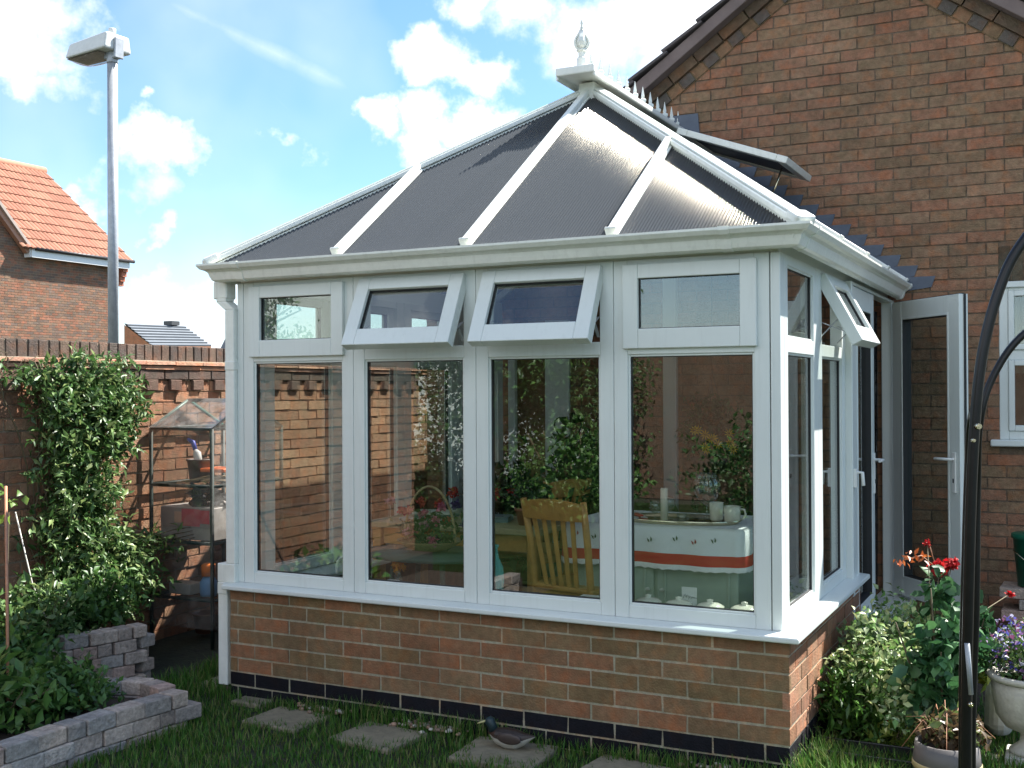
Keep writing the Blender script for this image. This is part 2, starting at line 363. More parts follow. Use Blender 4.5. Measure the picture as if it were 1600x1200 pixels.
def leaves(name, P, m, parent=None, size=.04, asp=.45, outdir=None, tints=((.05, .1, .02),), droop=.3, fold=.25, var=.35, rnd=False, **tags):
    """one folded pointed leaf at each point of P"""
    n = len(P); P = np.asarray(P, float)
    d = rng.normal(size=(n, 3)); 
    if outdir is not None: d += np.asarray(outdir)*1.2
    d[:, 2] -= droop; d /= np.linalg.norm(d, axis=1)[:, None]
    u = rng.normal(size=(n, 3))+np.array([.3, .2, 1.3]); s_ = np.cross(d, u); s_ /= np.linalg.norm(s_, axis=1)[:, None]
    nn = np.cross(s_, d)
    L = size*(1+rng.uniform(-var, var, n))[:, None]; w = L*asp
    A = P; T_ = P+d*L-nn*L*.12; Mx = P+d*L*.45
    B = Mx+s_*w/2+nn*w*fold; C_ = Mx-s_*w/2+nn*w*fold
    V = np.stack([A, B, T_, C_, Mx], 1).reshape(-1, 3)
    if rnd:
        q1 = P+d*L*.28; q2 = P+d*L*.68
        V = np.stack([A, q1+s_*w*.42+nn*w*fold, q2+s_*w*.44+nn*w*fold-nn*L*.05, T_, q2-s_*w*.44+nn*w*fold-nn*L*.05, q1-s_*w*.42+nn*w*fold, Mx], 1).reshape(-1, 3)
        i = np.arange(n)[:, None]*7
        F = np.concatenate([i+np.array([[k, (k+1) % 6, 6]]) for k in range(6)], 1).reshape(-1, 3)
        tt = np.asarray(tints)[rng.integers(0, len(tints), n)]*rng.uniform(.7, 1.35, (n, 1))
        return arrmesh(name, V, F, np.repeat(tt, 6, 0), m, parent, **tags)
    i = np.arange(n)[:, None]*5
    F = np.concatenate([i+np.array([[0, 1, 4]]), i+np.array([[1, 2, 4]]), i+np.array([[2, 3, 4]]), i+np.array([[3, 0, 4]])], 1).reshape(-1, 3)
    tt = np.asarray(tints)[rng.integers(0, len(tints), n)]*rng.uniform(.7, 1.35, (n, 1))
    return arrmesh(name, V, F, np.repeat(tt, 4, 0), m, parent, **tags)
def blob_pts(c, r, n, shell=.55, lump=.35, seed=0):
    """points in an uneven ellipsoid crown"""
    g = np.random.default_rng(seed); d = g.normal(size=(n, 3)); d /= np.linalg.norm(d, axis=1)[:, None]
    ph = g.uniform(0, 6.28, 6)
    l = 1+lump*(np.sin(d[:, 0]*5+ph[0])*np.sin(d[:, 1]*6+ph[1])+.6*np.sin(d[:, 2]*8+ph[2]+d[:, 0]*4))
    rr = (shell+(1-shell)*g.random(n))*l
    return np.asarray(c)+d*rr[:, None]*np.asarray(r)

# brick palettes (linear)
PAL_HOUSE = [(.245, .145, .092), (.235, .145, .09), (.225, .143, .088), (.262, .142, .09), (.215, .14, .086), (.24, .15, .095), (.27, .14, .088)]  # own browns of the house brick
PAL_GARDEN = [(.30, .17, .105), (.27, .15, .095), (.33, .19, .12), (.24, .13, .085), (.29, .15, .09)]
PAL_PLINTH = [(.225, .13, .075), (.21, .135, .075), (.24, .125, .07), (.195, .13, .073), (.22, .14, .08), (.19, .128, .068)]
def bricks(mb, org, ud, nd, L, z0, rows, pal, mortar, openings=(), clip=None, shift=0., prot=.006, depth=.03, jit=.0015, dark=None, course=.075):
    """stretcher-bond courses standing proud of a mortar sheet"""
    org = Vector(org); ud = Vector(ud); nd = Vector(nd)
    def P(u, z, n): q = org+ud*u+nd*n; return Vector((q.x, q.y, z))
    for k in range(rows):
        za = z0+k*course+.005; zb = za+course-.01; zm = (za+zb)/2
        lo, hi = (0, L) if clip is None else clip(zm)
        spans = [(max(lo, 0), min(hi, L))]
        for (a, b, c, d_) in openings:
            if c-.03 < zm < d_+.03:
                ns = []
                for p, q in spans:
                    if b <= p or a >= q: ns.append((p, q))
                    else:
                        if a > p: ns.append((p, a))
                        if b < q: ns.append((b, q))
                spans = ns
        u = -.225+(.1125 if k % 2 else 0)+shift
        while u < L:
            a, b = u+.005, u+.22
            for p, q in spans:
                aa, bb = max(a, p), min(b, q)
                if bb-aa > .02:
                    t = random.choice(pal) if not (dark and k in dark) else (.012, .012, .016)
                    f = random.uniform(.9, 1.1); t = tuple(c*f for c in t)
                    j = lambda: random.uniform(-jit, jit)
                    pr = prot+j()*1.2
                    vs = [P(aa+j(), za+j(), pr), P(bb+j(), za+j(), pr), P(bb+j(), zb+j(), pr), P(aa+j(), zb+j(), pr),
                          P(aa, za, -depth), P(bb, za, -depth), P(bb, zb, -depth), P(aa, zb, -depth)]
                    mb.add(vs, [(0, 1, 2, 3), (0, 4, 5, 1), (1, 5, 6, 2), (2, 6, 7, 3), (3, 7, 4, 0)], t)
            u += .225
def quadP(mb, org, ud, nd, u0, u1, z0, z1, n, tint):
    org = Vector(org); ud = Vector(ud); nd = Vector(nd)
    q = [org+ud*u+nd*n for u in (u0, u1)]
    mb.add([(q[0].x, q[0].y, z0), (q[1].x, q[1].y, z0), (q[1].x, q[1].y, z1), (q[0].x, q[0].y, z1)], [(0, 1, 2, 3)], tint)

# ------------------------------------------------------------------ ground
g = MB(); n = 60
# one sheet, finer near the garden, reaching the horizon
xs = sorted(set([-900, -400, -150, -60, -25, -12]+[round(-6+.25*i, 3) for i in range(40)]+[6, 12, 30, 80, 200, 900]))
ys = sorted(set([-900, -300, -100, -40, -15]+[round(-8+.3*i, 3) for i in range(45)]+[8, 15, 40, 100, 300, 900]))
vs = [(x, y, (math.sin(x*2.1)*math.cos(y*1.7)*.006-.012) if abs(x) < 7 and abs(y) < 9 else -.012) for y in ys for x in xs]
nx = len(xs)
g.add(vs, [(j*nx+i, j*nx+i+1, (j+1)*nx+i+1, (j+1)*nx+i) for j in range(len(ys)-1) for i in range(nx-1)])
g.build('ground', earthg, kind='structure')
def grass():
    N_ = 90000
    x = rng.uniform(-3.5, 1.6, N_); y = rng.uniform(-2.1, 1.7, N_)
    keep = ~((x > -2.97) & (x < .02) & (y > -.01)) & ~((x < -2.86) & (y < -.45)) & ~((x < -3.6)) & ~((x < -2.9) & (y > .75))
    # flower bed to the right of the plinth is bare soil
    keep &= ~((x > .0) & (x < .62) & (y > .42)) 
    for sx_, sy_, w in slabs: keep &= ~((((x-sx_-.03*np.sin(y*40+sx_))/(w*.42))**4 + ((y-sy_-.03*np.sin(x*33+sx_*3))/(w*.30))**4 < 1))
    # keep only what the camera's field can reach
    keep &= (y > -2.1)
    x = x[keep]; y = y[keep]; n = len(x)
    patch = np.sin(x*3.1+1)*np.cos(y*4.3)+np.sin(x*7.7+y*5.1)*.5
    h = (.035+.02*rng.random(n)+.012*patch)*(1+.9*((y > -.12) & (x < .1)))*(1+1.2*(x > .0)*(y < .45)*(y > -.1))
    h = np.clip(h, .02, .14)
    a = rng.uniform(0, 6.28, n); lean = rng.uniform(.1, .8, n)*h; w = rng.uniform(.0016, .0034, n)
    dx, dy = np.cos(a), np.sin(a); px, py = -dy*w, dx*w
    z0 = np.full(n, -.014)
    A = np.stack([x-px, y-py, z0], 1); B = np.stack([x+px, y+py, z0], 1)
    mx = np.stack([x+dx*lean*.35, y+dy*lean*.35, z0+h*.6], 1); pp = np.stack([px, py, 0*px], 1)*.8
    T_ = np.stack([x+dx*lean, y+dy*lean, z0+h], 1)
    V = np.stack([A, B, mx+pp, mx-pp, T_], 1).reshape(-1, 3); i = np.arange(n)[:, None]*5
    F = np.concatenate([i+np.array([[0, 1, 2]]), i+np.array([[0, 2, 3]]), i+np.array([[3, 2, 4]])], 1).reshape(-1, 3)
    pal = np.array([(.045, .14, .016), (.07, .175, .022), (.11, .20, .035), (.04, .115, .014), (.17, .19, .06)])
    t = pal[rng.integers(0, 5, n)]*rng.uniform(.8, 1.25, (n, 1))
    arrmesh('grass', V, F, np.repeat(t, 3, 0), grassm, kind='stuff', label='short green lawn grass with longer tufts along the brick plinth', cat='grass')
slabs = [(-2.42, -.22, .34), (-1.86, -.26, .36), (-1.22, -.22, .40), (-.62, -.26, .42), (-3.14, .22, .3), (-2.78, -.02, .2)]
grass()
SL = ['beige stepping slab nearest the white downpipe, half sunk in grass', 'beige stepping slab in the lawn with the bigger heap of pebbles', 'beige stepping slab the duck ornament sits on', 'beige stepping slab at the bottom edge, right of the duck ornament',
      'beige slab in the dark corner in front of the plastic greenhouse', 'small beige slab beside the foot of the downpipe']
for (x, y, w), lb in zip(slabs, SL):
    m = MB(); M_ = Matrix.Translation((x, y, 0)) @ Matrix.Rotation(random.uniform(-.15, .15), 4, 'Z')
    m.box(-w/2, w/2, -w*.42, w*.42, -.03, .012, M=M_)
    m.build('stepping_slab', slabm, bevel=.008, seg=2, label=lb, cat='paving slab', group='stepping slabs along the plinth')
sb = MB()
sb.box(.0, .66, .42, 2.9, -.05, .0); sb.build('flower_bed_soil', soil, kind='structure')
def pebbles(cx, cy, n, sx, sy, lb):
    m = MB(); pal = [(.4, .36, .28), (.3, .2, .12), (.5, .47, .4), (.2, .14, .1), (.35, .22, .15)]
    for _ in range(n):
        x, y = random.gauss(cx, sx), random.gauss(cy, sy); r = random.uniform(.008, .019)
        m.lathe([(0, -r*.6), (r*.8, -r*.35), (r, 0), (r*.75, r*.4), (0, r*.6)], (x, y, .012+r*.4), 7, random.choice(pal), True, 1, random.uniform(.6, 1), random.random()*3)
    m.build('pebble_pile', pebble, kind='stuff', label=lb, cat='pebbles')
pebbles(-2.33, -.04, 55, .09, .025, 'scatter of brown pebbles against the plinth behind the slab nearest the downpipe')
pebbles(-1.72, -.06, 70, .1, .03, 'white and brown pebble heap beside the second stepping slab')
pebbles(-.3, -.03, 40, .12, .02, 'stones half hidden in grass near the right end of the plinth')

# ------------------------------------------------------------------ boundary wall
XB = -4.36
bw = thing('boundary_wall', 'tall brown brick garden wall with dentils and upright brick coping on the left', 'wall', (XB, 3, 0))
m = MB()
MORT = (.30, .23, .17)
bricks(m, (XB, -4, 0), (0, 1, 0), (1, 0, 0), 13, -.025, 23, PAL_GARDEN, MORT, prot=.010, jit=.0045, depth=.02)
m.box(XB-.2, XB, -4, 9, -.2, 1.83, MORT)
m.build('wall_face', brickm, bw)
m = MB()      # dark projecting course
y = -4
while y < 9:
    t = random.choice([(.10, .075, .06), (.12, .085, .07), (.09, .07, .06)])
    m.box(XB-.01, XB+.026, y+.004, y+.221, 1.705, 1.768, t, jit=.0015); y += .225
m.build('dark_course', brickm, bw, bevel=.003)
m = MB(); y = -4+.03
while y < 9:
    t = random.choice([(.12, .08, .065), (.14, .09, .07)])
    m.box(XB-.01, XB+.034, y, y+.103, 1.632, 1.702, t, jit=.002); y += .216
m.build('dentil_course', brickm, bw, bevel=.003)
m = MB()
for zz, pr in ((1.770, .034), (1.799, .046)):
    y = -4
    while y < 9:
        t = random.choice([(.42, .24, .16), (.46, .27, .19), (.38, .21, .15)])
        m.box(XB-.25, XB+pr+random.uniform(-.004, .004), y, y+.262, zz, zz+.024, t, jit=.002); y += .265
    m.box(XB-.24, XB+pr-.012, -4, 9, zz+.024, zz+.029, (.4, .33, .26))
m.build('tile_creasing', brickm, bw, bevel=.003)
m = MB(); y = -4
while y < 9:
    t = random.choice([(.12, .09, .075), (.14, .10, .08), (.10, .08, .07), (.16, .11, .085)])
    m.box(XB-.215, XB+.012+random.uniform(-.003, .003), y, y+.066, 1.829, 1.93, t, jit=.0015); y += .076
m.box(XB-.21, XB+.002, -4, 9, 1.829, 1.925, (.42, .34, .25))
m.build('coping', brickm, bw, bevel=.003)

# ------------------------------------------------------------------ house
D = 3.1
GX = -.35
def gable_inner(z):     # inner line of the verge bands
    w = (4.53-z)/.70
    return GX-w, GX+w
X0, X1 = -3.6, 2.9
hs = thing('brick_house', 'brown brick house with gable end behind the conservatory', 'house', (GX, D, 0))
WX0, WX1, WZ0, WZ1 = .635, 2.0, 1.262, 2.29
DX0, DX1, DZ1 = -2.86, -2.42, 2.1
m = MB()
def clipg(z):
    if z < 2.35: return 0, X1-X0
    a, b = gable_inner(z); return max(a-.15-X0, 0), min(b+.15-X0, X1-X0)
bricks(m, (X0, D, 0), (1, 0, 0), (0, -1, 0), X1-X0, 0, 64, PAL_HOUSE, MORT, openings=[(WX0-X0, WX1-X0, WZ0, WZ1+.22), (DX0-X0, DX1-X0, .0, DZ1)], clip=clipg, prot=.005, depth=.02, jit=.0026)
MH = (.15, .11, .08)
# mortar backing with the openings left out
m.box(X0, DX0, D, D+.1, 0, 2.3, MH); m.box(DX1, WX0, D, D+.1, 0, 2.3, MH); m.box(DX0, DX1, D, D+.1, DZ1, 2.3, MH)
m.box(WX0, WX1, D, D+.1, 0, WZ0, MH); m.box(WX1, X1, D, D+.1, 0, 2.3, MH)
m.prism([(X0, 2.3), (X1, 2.3), (X1, 2.42), (GX, 4.72), (X0, 2.42)], D, D+.1, 'y', MH)
m.box(X0, X0+.1, D+.1, D+7, 0, 2.4, (.2, .11, .065)); m.box(X1-.1, X1, D+.1, D+7, 0, 2.4, (.2, .11, .065))
m.box(X0, X1, D+7, D+7.1, 0, 2.4, (.2, .11, .065))
m.build('gable_wall', brickm, hs)
m = MB()      # brick soldier lintel over the window, greyer
x = WX0
while x < WX1+.1:
    m.box(x+.004, x+.069, D-.007, D+.05, 2.295, 2.52, random.choice([(.10, .085, .06), (.12, .095, .07), (.09, .075, .055)])); x += .075
m.build('window_lintel', brickm, hs, bevel=.002)
# verge bands (orange/blue dentil band, dark band, plain verge board, tile ends)
for sgn in (-1, 1):
    dz = Vector((sgn*1/math.hypot(1, .7), 0, -.7/math.hypot(1, .7)))     # down the slope
    nz = Vector((sgn*.7/math.hypot(1, .7), 0, 1/math.hypot(1, .7)))      # up out of the roof
    apex = Vector((GX, D, 4.53))
    m = MB(); L_ = 3.52 if sgn < 0 else 4.0; s_ = 0; k = 0
    def bandbox(mb, s0, s1, h0, h1, y0, y1, t):
        q = [apex+dz*a+nz*b for a, b in ((s0, h0), (s1, h0), (s1, h1), (s0, h1))]
        q = [(p.x, p.z) for p in q]
        if sgn < 0: q = q[::-1]
        mb.prism(q, y0, y1, 'y', t)
    while s_ < L_:
        t = (.11, .092, .08) if k % 2 else random.choice([(.23, .135, .08), (.20, .125, .075)])
        bandbox(m, s_+.004, s_+.105, 0, .072, D-.018-(.008 if k % 2 else 0), D+.03, t); s_ += .11; k += 1
    s_ = 0
    while s_ < L_:
        bandbox(m, s_+.005, s_+.22, .078, .15, D-.05, D+.03, random.choice([(.15, .10, .065), (.12, .085, .06)])); s_ += .225
    bandbox(m, 0, L_, -.004, .15, D-.012, D+.03, (.24, .18, .11))
    m.build('verge_brickwork', brickm, hs)
    m = MB()
    bandbox(m, -.06, L_, .152, .235, D-.14, D+.03, (.2, .15, .14))
    m.build('verge_board', mat('verge_board', (.17, .13, .12), .8, noise=.15, nscale=10), hs, bevel=.004)
    m = MB(); s_ = 0
    while s_ < L_:
        # lapped tiles: each dips towards its own lower edge
        q = [apex+dz*a+nz*b for a, b in ((s_, .238), (s_+.34, .262), (s_+.34, .285), (s_, .258))]
        q = [(p.x, p.z) for p in q]
        if sgn < 0: q = q[::-1]
        m.prism(q, D-.17, D+7, 'y', random.choice([(.07, .06, .06), (.085, .07, .07)])); s_ += .31
    m.build('roof_slope', slate, hs, bevel=.003)
# house window
def window_frame(mb, x0, x1, z0, z1, w, y0, y1, M_=None, tint=(.5, .5, .5)):
    mb.box(x0, x0+w, y0, y1, z0, z1, tint, M_); mb.box(x1-w, x1, y0, y1, z0, z1, tint, M_)
    mb.box(x0+w, x1-w, y0+.0005, y1-.0005, z0, z0+w, tint, M_); mb.box(x0+w, x1-w, y0+.0005, y1-.0005, z1-w, z1, tint, M_)
m = MB(); window_frame(m, WX0, WX1, WZ0+.03, WZ1, .055, D+.0, D+.06)
m.box(WX0-.01, WX1+.02, D-.02, D+.0, WZ1-.055+.02, WZ1+.004)
zt = 1.83
m.box(WX0+.055, WX1-.055, D+.002, D+.058, zt-.035, zt+.03)
for xx in (1.28,): m.box(xx, xx+.07, D+.003, D+.057, WZ0+.085, WZ1-.055)
for a, b in ((WX0+.055, 1.28),):
    for c, d_ in ((WZ0+.085, zt-.035), (zt+.03, WZ1-.055)):
        window_frame(m, a, b, c, d_, .035, D-.012, D+.05)
hw = m.build('window', upvc, hs, bevel=.004)
m = MB(); m.box(WX0-.05, WX1+.05, D-.07, D+.03, WZ0-.012, WZ0+.03); m.build('window_sill', upvc, hw, bevel=.006)
for c, d_ in ((WZ0+.12, zt-.07), (zt+.065, WZ1-.09)):
    m = MB(); m.box(WX0+.09, 1.245, D+.02, D+.024, c, d_); m.build('pane', glass, hw)
# net curtain, gathered
m = MB(); pts = [(WX0+.06+i*.009, D+.13+.016*math.sin(i*1.3)+.01*math.sin(i*.37)) for i in range(150)]
vs = []
for x, y in pts: vs += [(x, y, WZ0+.45), (x, y, WZ1-.07)]
m.add(vs, [(2*i, 2*i+2, 2*i+3, 2*i+1) for i in range(149)], (.6, .58, .5), True)
m.build('net_curtain', mat('net_curtain', (.42, .38, .30), .9, trans=.4), hw)
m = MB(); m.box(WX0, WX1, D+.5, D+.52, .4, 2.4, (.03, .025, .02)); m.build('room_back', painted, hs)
for i, (x, h, wd) in enumerate(((.83, .11, .07), (.93, .13, .05))):
    t = thing('picture_frame', ['white and gold card standing on the house window ledge, left one', 'white photo frame standing on the house window ledge, right one'][i], 'picture frame', (x, D+.09, WZ0+.09), 'frames on the house window ledge')
    m = MB(); window_frame(m, x-wd/2, x+wd/2, WZ0+.09, WZ0+.09+h, .008, D+.08, D+.09); m.build('frame', whitep, t)
    m = MB(); m.box(x-wd/2+.008, x+wd/2-.008, D+.084, D+.088, WZ0+.098, WZ0+.082+h, (.5, .42, .3)); m.build('picture', painted, t)
# patio door opening between house and conservatory
m = MB(); m.box(DX0, DX0+.06, D-.02, D+.06, .15, DZ1); m.box(DX1-.12, DX1+.08, D-.03, D+.06, .15, DZ1+.05); m.box(DX0+.06, DX1-.12, D-.015, D+.06, DZ1-.06, DZ1)
m.build('door_frame', upvc, hs, bevel=.004)
m = MB(); m.box(DX0+.06, DX1-.12, D+.02, D+.05, .15, DZ1-.06); m.build('inner_door', wood_dark, hs)
m = MB(); m.box(-1.59, -1.49, D-.06, D-.008, .15, 2.6); m.build('cable_trunking', upvc, hs, bevel=.006)

# ------------------------------------------------------------------ conservatory
CW = 2.967
cons = thing('conservatory', 'white framed glass conservatory with dark hipped roof on a low brick plinth', 'conservatory', (-1.48, 1.5, 0))
m = MB()
zrow = .5097-6*.075        # bottom of the second blue course
PM = (.36, .33, .25)
bricks(m, (-CW, 0, 0), (1, 0, 0), (0, -1, 0), CW, zrow-.075, 8, PAL_PLINTH, PM, prot=.0, depth=.03, jit=.0018, dark=(0, 1), shift=.05)
m.box(-CW, -.004, .004, .1, -.1, .585, PM)
bricks(m, (0, 0, 0), (0, 1, 0), (1, 0, 0), 1.72, zrow-.075, 8, PAL_GARDEN+[(.36, .2, .13)], PM, prot=.0, depth=.03, jit=.0018, dark=(0, 1), shift=-.11)  # sunward face in lighter brick tones, sunlight put into the colour
m.box(-.1, -.004, .1005, 1.72, -.1, .585, PM)
m.box(-CW, -CW+.1, .1, D, -.1, .585, (.24, .13, .08)); m.box(-.1, -.004, 1.72, 1.74, -.1, .585, PM)
m.box(-.1, .0, 1.74, D, -.1, .262, (.10, .06, .045))
m.build('plinth_wall', brickm, cons)
m = MB(); m.box(-CW+.1, -.1, .1, D, -.05, .15); m.build('floor', mat('tile_floor', (.22, .17, .13), .5, noise=.15, nscale=6), cons)
# external sill, a mitred nosed section that turns the right-hand corner
m = MB(); prof = [(-.10, .572), (.045, .572), (.049, .577), (.049, .592), (.045, .5975), (-.03, .603), (-.10, .603)]
m.sweep(prof, [(-CW-.02, 0), (0, 0), (0, 1.74)])
m.build('window_sill', upvc, cons, bevel=.0015)
m = MB(); m.box(-CW-.045, -CW+.06, -.01, D-.05, .572, .6); m.build('window_sill', upvc, cons, bevel=.003)
# internal sill board
m = MB(); m.box(-CW+.05, -.1, .1, .33, .575, .6); m.box(-CW+.05, -CW+.3, .33, D-.02, .575, .6); m.box(-.3, -.1, .33, 1.6, .575, .6)
m.build('inner_sill', upvc, cons, bevel=.004)
YF = .038          # outer face of the front frames
def unit(org, ud, nd, width, kind, pane_m, name='window', label=None, zt0=.6, glassw=None, fw=.0657, fr=None, handle=True, inset=None):
    """one window: fixed light below, toplight above. org = lower left corner as seen from outside; kind: closed / open / direct"""
    org = Vector(org); ud = Vector(ud); nd = Vector(nd)      # nd = outwards
    Mx = Matrix(((ud.x, -nd.x, 0, org.x), (ud.y, -nd.y, 0, org.y), (0, 0, 1, 0), (0, 0, 0, 1)))
    f = MB(); W_ = width; fr = fw if fr is None else fr; dp = .062
    f.box(0, fw, 0, dp, .603, 2.2, M=Mx); f.box(W_-fr, W_, 0, dp, .603, 2.2, M=Mx)
    f.box(fw, W_-fr, .0006, dp-.0006, .603, .66, M=Mx); f.box(fw, W_-fr, .0006, dp-.0006, 2.155, 2.2, M=Mx)
    f.box(fw, W_-fr, .0006, dp-.0006, 1.778, 1.838 if kind != 'direct' else 1.846, M=Mx)
    # glazing bead round the fixed light
    window_frame(f, fw-.001, W_-fr+.001, .659, 1.779, .011, .008, .045, Mx)
    o = f.build(name, upvc, cons, bevel=.003, seg=2, label=label)
    def pane(x0, x1, z0, z1, M_, y=.022, par=o):
        gk = MB(); window_frame(gk, x0-.001, x1+.001, z0-.001, z1+.001, .0045, y-.008, y+.016, M_); gk.build('seal', gasket, par)
        p = MB(); p.box(x0, x1, y-.002, y+.002, z0, z1, M=M_); return p.build('pane', pane_m, par)
    pane(fw+.01, W_-fr-.01, .67, 1.768, Mx)
    if kind == 'direct':
        window_frame(f := MB(), fw-.001, W_-fr+.001, 1.845, 2.156, .009, .008, .045, Mx); f.build('bead', upvc, o)
        pane(fw+.008, W_-fr-.008, 1.853, 2.148, Mx)
    else:
        # top-hung sash, overlapping the frame
        a = 0 if kind == 'closed' else R(25.5 if kind == 'open' else 28)
        s0, s1 = (fw-.016, W_-fr+.016)
        zt_, zb_ = 2.178, 1.803
        H = Matrix.Translation((0, -.004, zt_)) @ Matrix.Rotation(-a, 4, 'X') @ Matrix.Translation((0, .004, -zt_))
        MM = Mx @ H
        sh = MB(); sw = .072; bot = .088
        y0, y1 = -.022, .034
        sh.box(s0, s0+sw, y0, y1, zb_, zt_, M=MM); sh.box(s1-sw, s1, y0, y1, zb_, zt_, M=MM)
        sh.box(s0+sw, s1-sw, y0+.0006, y1-.0006, zt_-.064, zt_, M=MM); sh.box(s0+sw, s1-sw, y0+.0006, y1-.0006, zb_, zb_+bot, M=MM)
        so_ = sh.build('sash', upvc, o, bevel=.004, seg=2)
        pane(s0+sw, s1-sw, zb_+bot, zt_-.064, MM, .004)
        if a:
            st = MB()
            for xx in (s0+.03, s1-.03):
                p1 = Mx @ Vector((xx, .02, 1.95)); p2 = MM @ Vector((xx, .036, 1.88)); p3 = Mx @ Vector((xx, .02, 1.86))
                st = MB(); st.beam(p1, p2, .014, .004); st.beam(p3, MM @ Vector((xx, .036, 1.95)), .014, .004); st.build('stay', galv, o)
            st = MB(); st.box((s0+s1)/2-.05, (s0+s1)/2+.05, y1, y1+.018, zb_+.02, zb_+.035, M=MM)
            st.build('sash_handle', galv, o)
            hn = MB(); hn.box((s0+s1)/2-.06, (s0+s1)/2+.06, .05, .056, 1.845, 1.86, M=Mx); hn.build('stay_bar', gasket, o)
    return o
SP = .705
kinds = ['closed', 'open', 'open', 'closed']
labs = ['closed toplight, leftmost front window', 'propped open toplight, second front window', 'propped open toplight, third front window', 'closed toplight, rightmost front window']
for k in range(4):
    xr = -.082-SP*(3-k); unit((xr-SP, YF, 0), (1, 0, 0), (0, -1, 0), SP-.002, kinds[k], glass, label=labs[k])
# right side (seen from outside, y runs left to right)
XS = -.038
u1 = unit((XS, .112, 0), (0, 1, 0), (1, 0, 0), .70, 'direct', glass, label='fixed side window next to the front corner', fr=.10)
u2 = unit((XS, .815, 0), (0, 1, 0), (1, 0, 0), .70, 'wide', glass, label='side window with its toplight pushed wide open', fw=.09, fr=.086)
# left side: four similar units seen through the room
for k in range(4):
    y0 = .175+k*.712; unit((-2.934, y0+.71, 0), (0, -1, 0), (-1, 0, 0), .709, 'closed', glass, fw=.085)
# posts, head, door posts
m = MB()
m.box(-.080, XS, YF, .11, .603, 2.2); m.build('corner_post', upvc, cons, bevel=.004, seg=2)
m = MB(); m.box(-2.945, -2.905, YF, .125, .603, 2.2); m.build('corner_post', upvc, cons, bevel=.004, seg=2)
m = MB(); m.sweep([(-.045, 2.2), (-.062, 2.2), (-.062, 2.3), (.03, 2.3), (.03, 2.27), (-.034, 2.25)], [(-CW, 3.08), (-CW, 0), (0, 0), (0, 3.08)])
m.build('eaves_beam', upvc, cons, bevel=.002)
# gutter: ogee section with brackets
gp = [(.028, 2.203), (.052, 2.205), (.064, 2.213), (.072, 2.232), (.078, 2.252), (.090, 2.262), (.108, 2.268), (.122, 2.286), (.122, 2.296), (.114, 2.296), (.112, 2.288), (.1, 2.276), (.07, 2.268), (.06, 2.215), (.034, 2.211), (.034, 2.292), (.026, 2.292), (.026, 2.21)]
gt = MB(); gt.sweep(gp, [(-CW, 2.95), (-CW, 0), (0, 0), (0, 3.06)])
gut = gt.build('gutter', gutter_m, cons)
br = [(a+.003 if a > .05 else a, b-(.003 if b < 2.29 else -.003)) for a, b in gp[:9]]+[(.026, 2.2955)]
for pth in ([(-.26, 0), (-.215, 0)], [(-2.86, 0), (-2.815, 0)], [(0, .06), (0, .10)], [(0, 2.98), (0, 3.02)]):
    gm = MB(); gm.sweep(br, pth); gm.build('gutter_joint', gutter_m, gut)
# gutter outlet and downpipe at the left corner
m = MB()
m.box(-3.088, -2.995, .01, .09, 2.12, 2.215); m.build('gutter_outlet', gutter_m, gut, bevel=.006)
m = MB()
pz = [(-3.045, 2.13), (-3.045, 2.085), (-2.985, 2.035)]
def sqpipe(mb, pts, w, y0, y1):
    for (xa, za), (xb, zb) in zip(pts, pts[1:]):
        mb.prism([(xa-w/2, za), (xb-w/2, zb), (xb+w/2, zb), (xa+w/2, za)], y0, y1, 'y')
sqpipe(m, [(-3.035, 2.13), (-3.035, 2.105), (-2.978, 2.06)], .068, .012, .082)
sqpipe(m, [(-2.977, 2.06), (-2.975, .70), (-3.03, .62), (-3.03, .05)], .062, .01, .072)
dpipe = m.build('downpipe', gutter_m, cons, bevel=.004)
m = MB(); m.box(-3.008, -2.942, .006, .076, 1.735, 1.785); m.build('pipe_socket', gutter_m, dpipe, bevel=.004)
m = MB(); m.box(-3.063, -2.997, .006, .076, .535, .60); m.box(-3.062, -2.942, .0065, .0755, .60, .70); m.build('pipe_socket', gutter_m, dpipe, bevel=.004)

# ---- roof
TH = R(35.3); tt = math.tan(TH)
EX0, EX1, EY = -3.02, .06, -.055       # eaves lines
EZ = 2.302
RX = (EX0+EX1)/2; HW = (EX1-EX0)/2; RY = EY+HW; RZ = EZ+HW*tt
def zfront(x, y): return EZ+(y-EY)*tt
def zright(x, y): return EZ+(EX1-x)*tt
def zleft(x, y): return EZ+(x-EX0)*tt
PITCHF = .0155
def fluted(x0, x1, topfn, name, mapfn, nrm):
    """sheet with real flutes running down the slope; columns from x0 to x1, top bound given by topfn (distance up plan)"""
    step = PITCHF/8; n = int((x1-x0)/step); A = .0038
    V = []; 
    for i in range(n+1):
        a = x0+(x1-x0)*i/n; h = A*math.sin(2*math.pi*a/PITCHF)
        e = topfn(a)
        for b in (0, e*.5, e): V.append(mapfn(a, b)+nrm*h)
    F = []
    for i in range(n):
        for j in (0, 1): F.append((i*3+j, (i+1)*3+j, (i+1)*3+j+1, i*3+j+1))
    mb = MB(); mb.add(V, F, (.5, .5, .5), True)
    return mb.build(name, polyc, cons)
cs, sn = math.cos(TH), math.sin(TH)
nf = Vector((0, -sn, cs)); nr = Vector((sn, 0, cs)); nl = Vector((-sn, 0, cs))
barx = [RX-SP*1.04, RX, RX+SP*1.04]
edges = [EX0+.02]+barx+[EX1-.02]
for a, b in zip(edges, edges[1:]):
    fluted(a, b, lambda x: max(0.001, HW-abs(x-RX)), 'roof_panel', lambda x, d_: Vector((x, EY+d_, EZ+d_*tt)), nf)
bary = [.68, 1.42, 2.15, 3.06]
ye = [EY+.02]+bary
